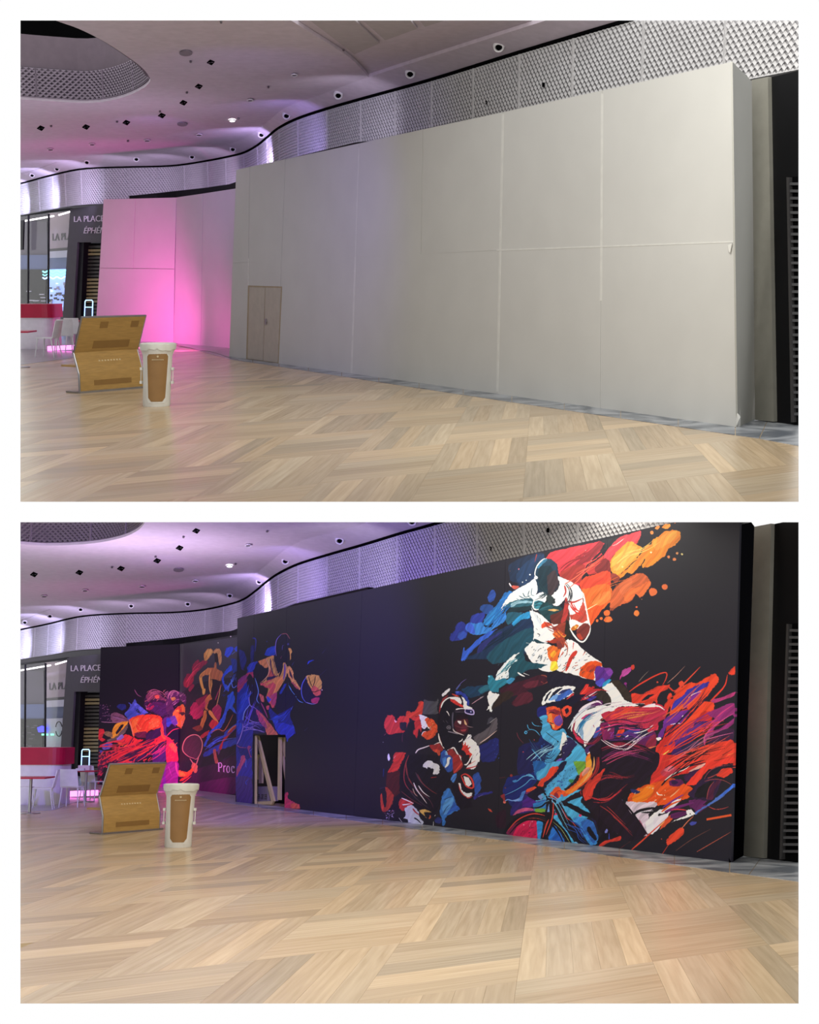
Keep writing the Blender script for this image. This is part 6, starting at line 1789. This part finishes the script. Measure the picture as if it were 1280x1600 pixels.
slab(R, 'door_frame', [(387.5, 446), (440.8, 447.6), (435.2, 568), (384.6, 561)], plm, .03, M['door_frame'], hd, off=.004, label='thin brownish door frame')
for q, hx in (([(389.6, 448.6), (413.7, 449.4), (410.7, 563.4), (387, 560.2)], 0), ([(415, 449.4), (438.6, 450), (433.4, 566.4), (411.8, 563.6)], 1)):
    d = slab(R, 'door', q, plm, .025, M['leaf'], hd, off=.014, label='flat beige door leaf'); BOX[d.name] = world_of(hd)
    if hx:
        bm = NB(); ptslab(R, bm, [(413.6, 498), (416, 498), (415.8, 507), (413.4, 507)], plm, .02, .035); a = R.on(415, 502, (plm[0]+plm[1]*.05, plm[1])); tube(bm, [a, a+plm[2]*.09], .009, 6); to_parent(R, bm, hd); o = mk(R, 'handle', bm, M['steel'], d, label='small steel lever handle')
rnd = random.Random(2)
for cx, cy, n, sc in ((1142, 390, 9, 5), (1154, 655, 9, 6), (1145, 102, 6, 4)):
    bm = NB(); c = R.on(cx, cy, (plm[0]+plm[1]*.012, plm[1])); vs = [bm.verts.new(c+plm[2]*rnd.uniform(-.035, .035)*sc/5+Vector((0, 0, rnd.uniform(-.09, .08)*sc/5))+plm[1]*rnd.uniform(0, .03)) for _ in range(n)]
    bmesh.ops.convex_hull(bm, input=vs); to_parent(R, bm, hd); mk(R, 'torn_film', bm, M['tape'], hd, label='crumpled torn bit of film')
# farther hoarding, two faces
h2 = thing(R, 'hoarding', 'shorter bare board hoarding farther back glowing pink, bent in two faces', 'hoarding', R.at(250, 535))
pa = plane2(R.at(148, 530.5), R.at(271, 536)); pb = plane2(R.at(271, 536), R.at(357, 544)); pb = plane2(R.at(271, 536), R.at(380, 546))
for q, p in (([(162, 311.5), (211.5, 310.3), (207.8, 419), (156, 418.6)], pa), ([(212.2, 310.3), (275.6, 308.6), (272.6, 420), (208.4, 419)], pa), ([(156, 419.2), (272.6, 420.6), (271, 536), (148, 530.5)], pa),
             ([(276.2, 308.4), (317, 302.5), (313.6, 540), (271.6, 536)], pb), ([(317.6, 302.4), (375, 293.5), (375, 545.8), (314.2, 540)], pb)):
    slab(R, 'board', q, p, .02, M['board'], h2)
slab(R, 'backing', [(162.3, 312), (275.4, 309), (270.8, 535.6), (148.5, 530.2)], pa, .03, M['board'], h2, off=-.022); slab(R, 'backing', [(276.4, 309), (374, 294), (374, 545), (271.8, 535.6)], pb, .03, M['board'], h2, off=-.022)
bm = NB(); tube(bm, [R.at(x, y, .007) for x, y in curve_pts([(270, 539), (281, 541), (298, 544), (311, 547), (335, 551), (362, 560), (372, 562)], 4)], .009, 6)
mk(R, 'cable', bm, M['cable'], None, 'thin dark cable lying on the floor in front of the pink hoarding', cat='cable')

# ------------------------------------------------------------------ printed hoardings of the lower hall
R = LO
def print_mat(name, img, rough):
    m = bpy.data.materials.new(name); m.use_nodes = True; nt = m.node_tree; b = nt.nodes['Principled BSDF']
    uv = nt.nodes.new('ShaderNodeUVMap'); t = nt.nodes.new('ShaderNodeTexImage'); t.image = img; t.extension = 'EXTEND'
    nt.links.new(uv.outputs[0], t.inputs[0]); nt.links.new(t.outputs[0], b.inputs['Base Color']); b.inputs['Roughness'].default_value = rough; b.inputs['Specular IOR Level'].default_value = .35
    return m
def make_print(name, pl, xa, xb, ybase, ytop, ppm, base, texts, gain):
    """flat printed film: the artwork is drawn by polygons in wall metres, then stored as the film's image"""
    A = R.on(xa, ybase, pl); B = R.on(xb, ybase, pl); W = (B-A).dot(pl[2]); Ht = ytop
    w_, h_ = int(W*ppm), int(Ht*ppm); img = np.zeros((h_, w_, 3), np.float32); img[:] = base
    cx, dx = np.array(pl[0]), None
    fw, n = np.array(R.fw), np.array(R.n); pn = np.array(pl[1]); pd = np.array(pl[2]); P0 = np.array(pl[0]); A0 = np.array(A)
    def tf(P):
        P = np.asarray(P, float); v = np.stack([P[:, 0]-640, np.full(len(P), F), 800-P[:, 1]], 1)
        r = np.stack([v[:, 0], v@fw, v@n], 1); o = np.array([0, 0, R.h]); t = ((P0-o)@pn)/(r@pn); q = o+r*t[:, None]
        return np.stack([((q-A0)@pd)*ppm, q[:, 2]*ppm], 1)
    for tx in texts: paint(img, tx, tf)
    lv = np.where(img <= .04045, img/12.92, ((img+.055)/1.055)**2.4)*gain; lv = np.clip(lv, 0, .9)
    sr = np.where(lv <= .0031308, lv*12.92, 1.055*lv**(1/2.4)-.055)
    im = bpy.data.images.new(name, w_, h_, alpha=False); px = np.ones((h_, w_, 4), np.float32); px[:, :, :3] = sr
    im.pixels.foreach_set(px.ravel()); im.update(); im.pack()
    return im, (A0, pd, W, Ht)
def uvslab(name, q, pl, th, m, parent, fr, off=0.0, label=None):
    bm = NB(); ptslab(R, bm, q, pl, th, off); ul = bm.loops.layers.uv.verify()
    for f in bm.faces:
        for l in f.loops: c = np.array(l.vert.co); l[ul].uv = (((c-fr[0])@fr[1])/fr[2], c[2]/fr[3])
    to_parent(R, bm, parent); return mk(R, name, bm, m, parent, label)
plm = plane2(R.at(368, 1253), R.at(1143, 1348)); top = lambda x: 966-.22*(x-371); bot = lambda x: 1253+.1226*(x-368)
im, fr = make_print('sports_print', plm, 364, 1162, 1253, 4.75, 210, (.118, .110, .150), [MAIN_TXT, LEFT_TXT], PRINT_GAIN)
mm = print_mat('sports_print', im, .42)
h3 = thing(R, 'hoarding', 'long dark hoarding printed with footballer, martial artist and cyclist, doorway cut in', 'hoarding', R.at(760, 1302))
S = [(371, 368), (397, 395.4), (448, 444.6), (566, 553), (790, 778), (950, 935), (1157, 1143)]
sx = lambda s, y: s[0]+(s[1]-s[0])*(y-top(s[0]))/(bot(s[1])-top(s[0]))
for i in range(6):
    a, b = S[i], S[i+1]; y1a, y1b = bot(a[1]), bot(b[1])
    if i == 1: y1a, y1b = 1148.8, 1148.4
    g = .12; uvslab('printed_board', [(a[0]+g, top(a[0])), (b[0]-g, top(b[0])), (sx(b, y1b)-g, y1b-.4), (sx(a, y1a)+g, y1a-.4)], plm, .03, mm, h3, fr)
pls = plane2(R.at(1143, 1348), R.at(1162, 1338))
slab(R, 'side_board', [(1157, 793), (1179.5, 823), (1162, 1338), (1143, 1348)], pls, .03, M['print_edge'], h3, label='plain black return board')
slab(R, 'base_strip', [(444.6, 1262), (1143, 1347.6), (1143, 1349), (444.6, 1263.4)], plm, .02, M['skirt'], h3, off=.004)
slab(R, 'doorway_dark', [(392, 1141), (453, 1141), (450, 1258), (392, 1251)], plm, .04, M['black_wall'], h3, off=-.62, label='black sheet added for the darkness inside the doorway')  # black sheet added behind the opening to stand for its inner darkness
# timber frame seen through the doorway
tf_ = thing(R, 'timber_frame', 'raw timber studs and diagonal brace inside the doorway of the printed hoarding', 'frame', R.at(415, 1257))
for q, o in (([(396.2, 1149), (399.2, 1149), (398.6, 1256.5), (395.2, 1256)], -.035), ([(399, 1149), (402.5, 1149.5), (428, 1252), (424, 1253.5)], -.14), ([(405, 1182), (410, 1184), (408.8, 1224), (404, 1224)], -.35),
             ([(402.3, 1179), (404, 1179), (403, 1218), (400.5, 1216)], -.45), ([(434.8, 1152), (437.8, 1152), (437.4, 1250), (433.4, 1250)], -.12), ([(438, 1152), (446, 1152), (445.6, 1184), (440, 1172), (438, 1170)], -.2),
             ([(438.2, 1173), (440.2, 1172), (446, 1214), (445.4, 1220)], -.22), ([(398, 1252.5), (427, 1251.5), (424, 1257.5), (398, 1256.5)], -.10)):
    slab(R, 'timber', q, plm, .045, M['beam'], tf_, off=o)
cr = thing(R, 'crate', 'light grey plastic crate standing just inside the hoarding doorway', 'crate', R.at(410, 1253))
bm = NB()
for q in ([(400, 1229), (419, 1229), (418.4, 1241), (400.6, 1241)], [(400.6, 1248.6), (418, 1249), (417.8, 1252), (400.8, 1252)]): ptslab(R, bm, q, plm, .25, -.30)
for y in (1242.6, 1245.2, 1247.2): ptslab(R, bm, [(400.6, y), (418.2, y), (418.2, y+.9), (400.6, y+.9)], plm, .25, -.30)
for x in (400.6, 406, 411.5, 417): ptslab(R, bm, [(x, 1240), (x+1.2, 1240), (x+1.2, 1250), (x, 1250)], plm, .25, -.302)
to_parent(R, bm, cr); mk(R, 'crate_body', bm, M['crate'], cr)
# farther printed hoarding
pa = plane2(R.at(150, 1226), R.at(279, 1231.5)); pb = plane2(R.at(279, 1231.5), R.at(368, 1243))
base = (.112, .108, .142)
ia, fa = make_print('tennis_print', pa, 146, 281, 1229, 4.7, 170, base, [FAR_TXT], PRINT_GAIN*1.0); ib, fb = make_print('runners_print', pb, 278, 395, 1235, 4.8, 170, base, [FAR_TXT], PRINT_GAIN*1.0)
ma, mb = print_mat('tennis_print', ia, .45), print_mat('runners_print', ib, .45)
h4 = thing(R, 'hoarding', 'farther dark hoarding printed with a tennis player and gold and blue runners', 'hoarding', R.at(250, 1231))
uvslab('printed_board', [(157.5, 1011.6), (279.6, 1006.5), (278.6, 1231.5), (152, 1226)], pa, .03, ma, h4, fa)
uvslab('printed_board', [(280, 1006.4), (385, 989.5), (385, 1245.2), (279, 1231.5)], pb, .03, mb, h4, fb)

# ------------------------------------------------------------------ bench, bin, cafe furniture
bench(UP, (125, 614.7), (225, 606), 'bent wooden bench with steel edges seen from behind, beside the bin, upper hall')
bench(LO, (160, 1304), (250, 1296.6), 'bent wooden bench with steel edges seen from behind, beside the bin, lower hall')
bin_(UP, (244.5, 634), 'white cup-shaped litter bin with brown panel, in front of the pink hoarding', tilt=.06)
bin_(LO, (278, 1323), 'white cup-shaped litter bin with brown panel, in front of the printed hoarding', tilt=.03)
chair(UP, UP.at(76, 558), math.radians(-100), 'white cafe chair turned to the table beside the white counter, upper hall', 'cafe chairs, upper hall')
chair(UP, UP.at(101, 553), math.radians(-160), 'white cafe chair in front of the grey shop pillar, upper hall', 'cafe chairs, upper hall')
chair(UP, UP.at(121, 549), math.radians(170), 'white cafe chair half hidden behind the bench, upper hall', 'cafe chairs, upper hall')
table(UP, UP.at(30, 574), 'red square cafe table at the left edge of the upper hall', w=.62)
table(UP, UP.at(116, 545), 'red cafe table behind the chairs near the bench, upper hall', w=.6)
chair(LO, LO.at(112, 1261), math.radians(175), 'white cafe chair with its back to us, left of the pedestal table', 'cafe chairs, lower hall')
chair(LO, LO.at(144, 1250), math.radians(160), 'white cafe chair with its back to us, right beside the bench', 'cafe chairs, lower hall')
chair(LO, LO.at(34, 1262), math.radians(95), 'white cafe chair at the left edge under the red table', 'cafe chairs, lower hall')
chair(LO, LO.at(66, 1264), math.radians(-80), 'white cafe chair in front of the white counter, lower hall', 'cafe chairs, lower hall')
table(LO, LO.at(46, 1271), 'red square cafe table at the left edge of the lower hall', w=.78)
table(LO, LO.at(133, 1253), 'small red cafe table on a steel pedestal between two white chairs', w=.5)
bm = NB(); P = LO.at(130, 1252); box(bm, (-.12, -.1, .668), (.13, .1, .77)); mk(LO, 'napkin_box', bm, M['white'], None, 'white box standing on the small red table in the lower hall', P=P, bevel=.01, cat='box')
bm = NB(); P = LO.at(115, 1252); box(bm, (-.09, -.05, .668), (.09, .05, .72)); mk(LO, 'napkin_box', bm, M['white'], None, 'small low white box left of the taller one on the red table', P=LO.at(123.5, 1254), bevel=.01, cat='box')
for R, q in ((UP, [(74, 541), (138, 538), (138, 545), (74, 548)]), (LO, [(86, 1237), (152, 1234.5), (152, 1243), (86, 1246)])):
    A = R.at(q[3][0], q[3][1]); pl = plane2(A, A+Vector((1, -.25, 0))); t = thing(R, 'light_strip', f"glowing pink light strip low behind the cafe chairs in the {R.word} hall", 'light', A)
    slab(R, 'diffuser', q, pl, .05, M['pink_light'], t); slab(R, 'housing', [(q[0][0]-1, q[0][1]-1.2), (q[1][0]+1, q[1][1]-1.2), (q[1][0]+1, q[1][1]), (q[0][0]-1, q[0][1])], pl, .06, M['steel'], t)
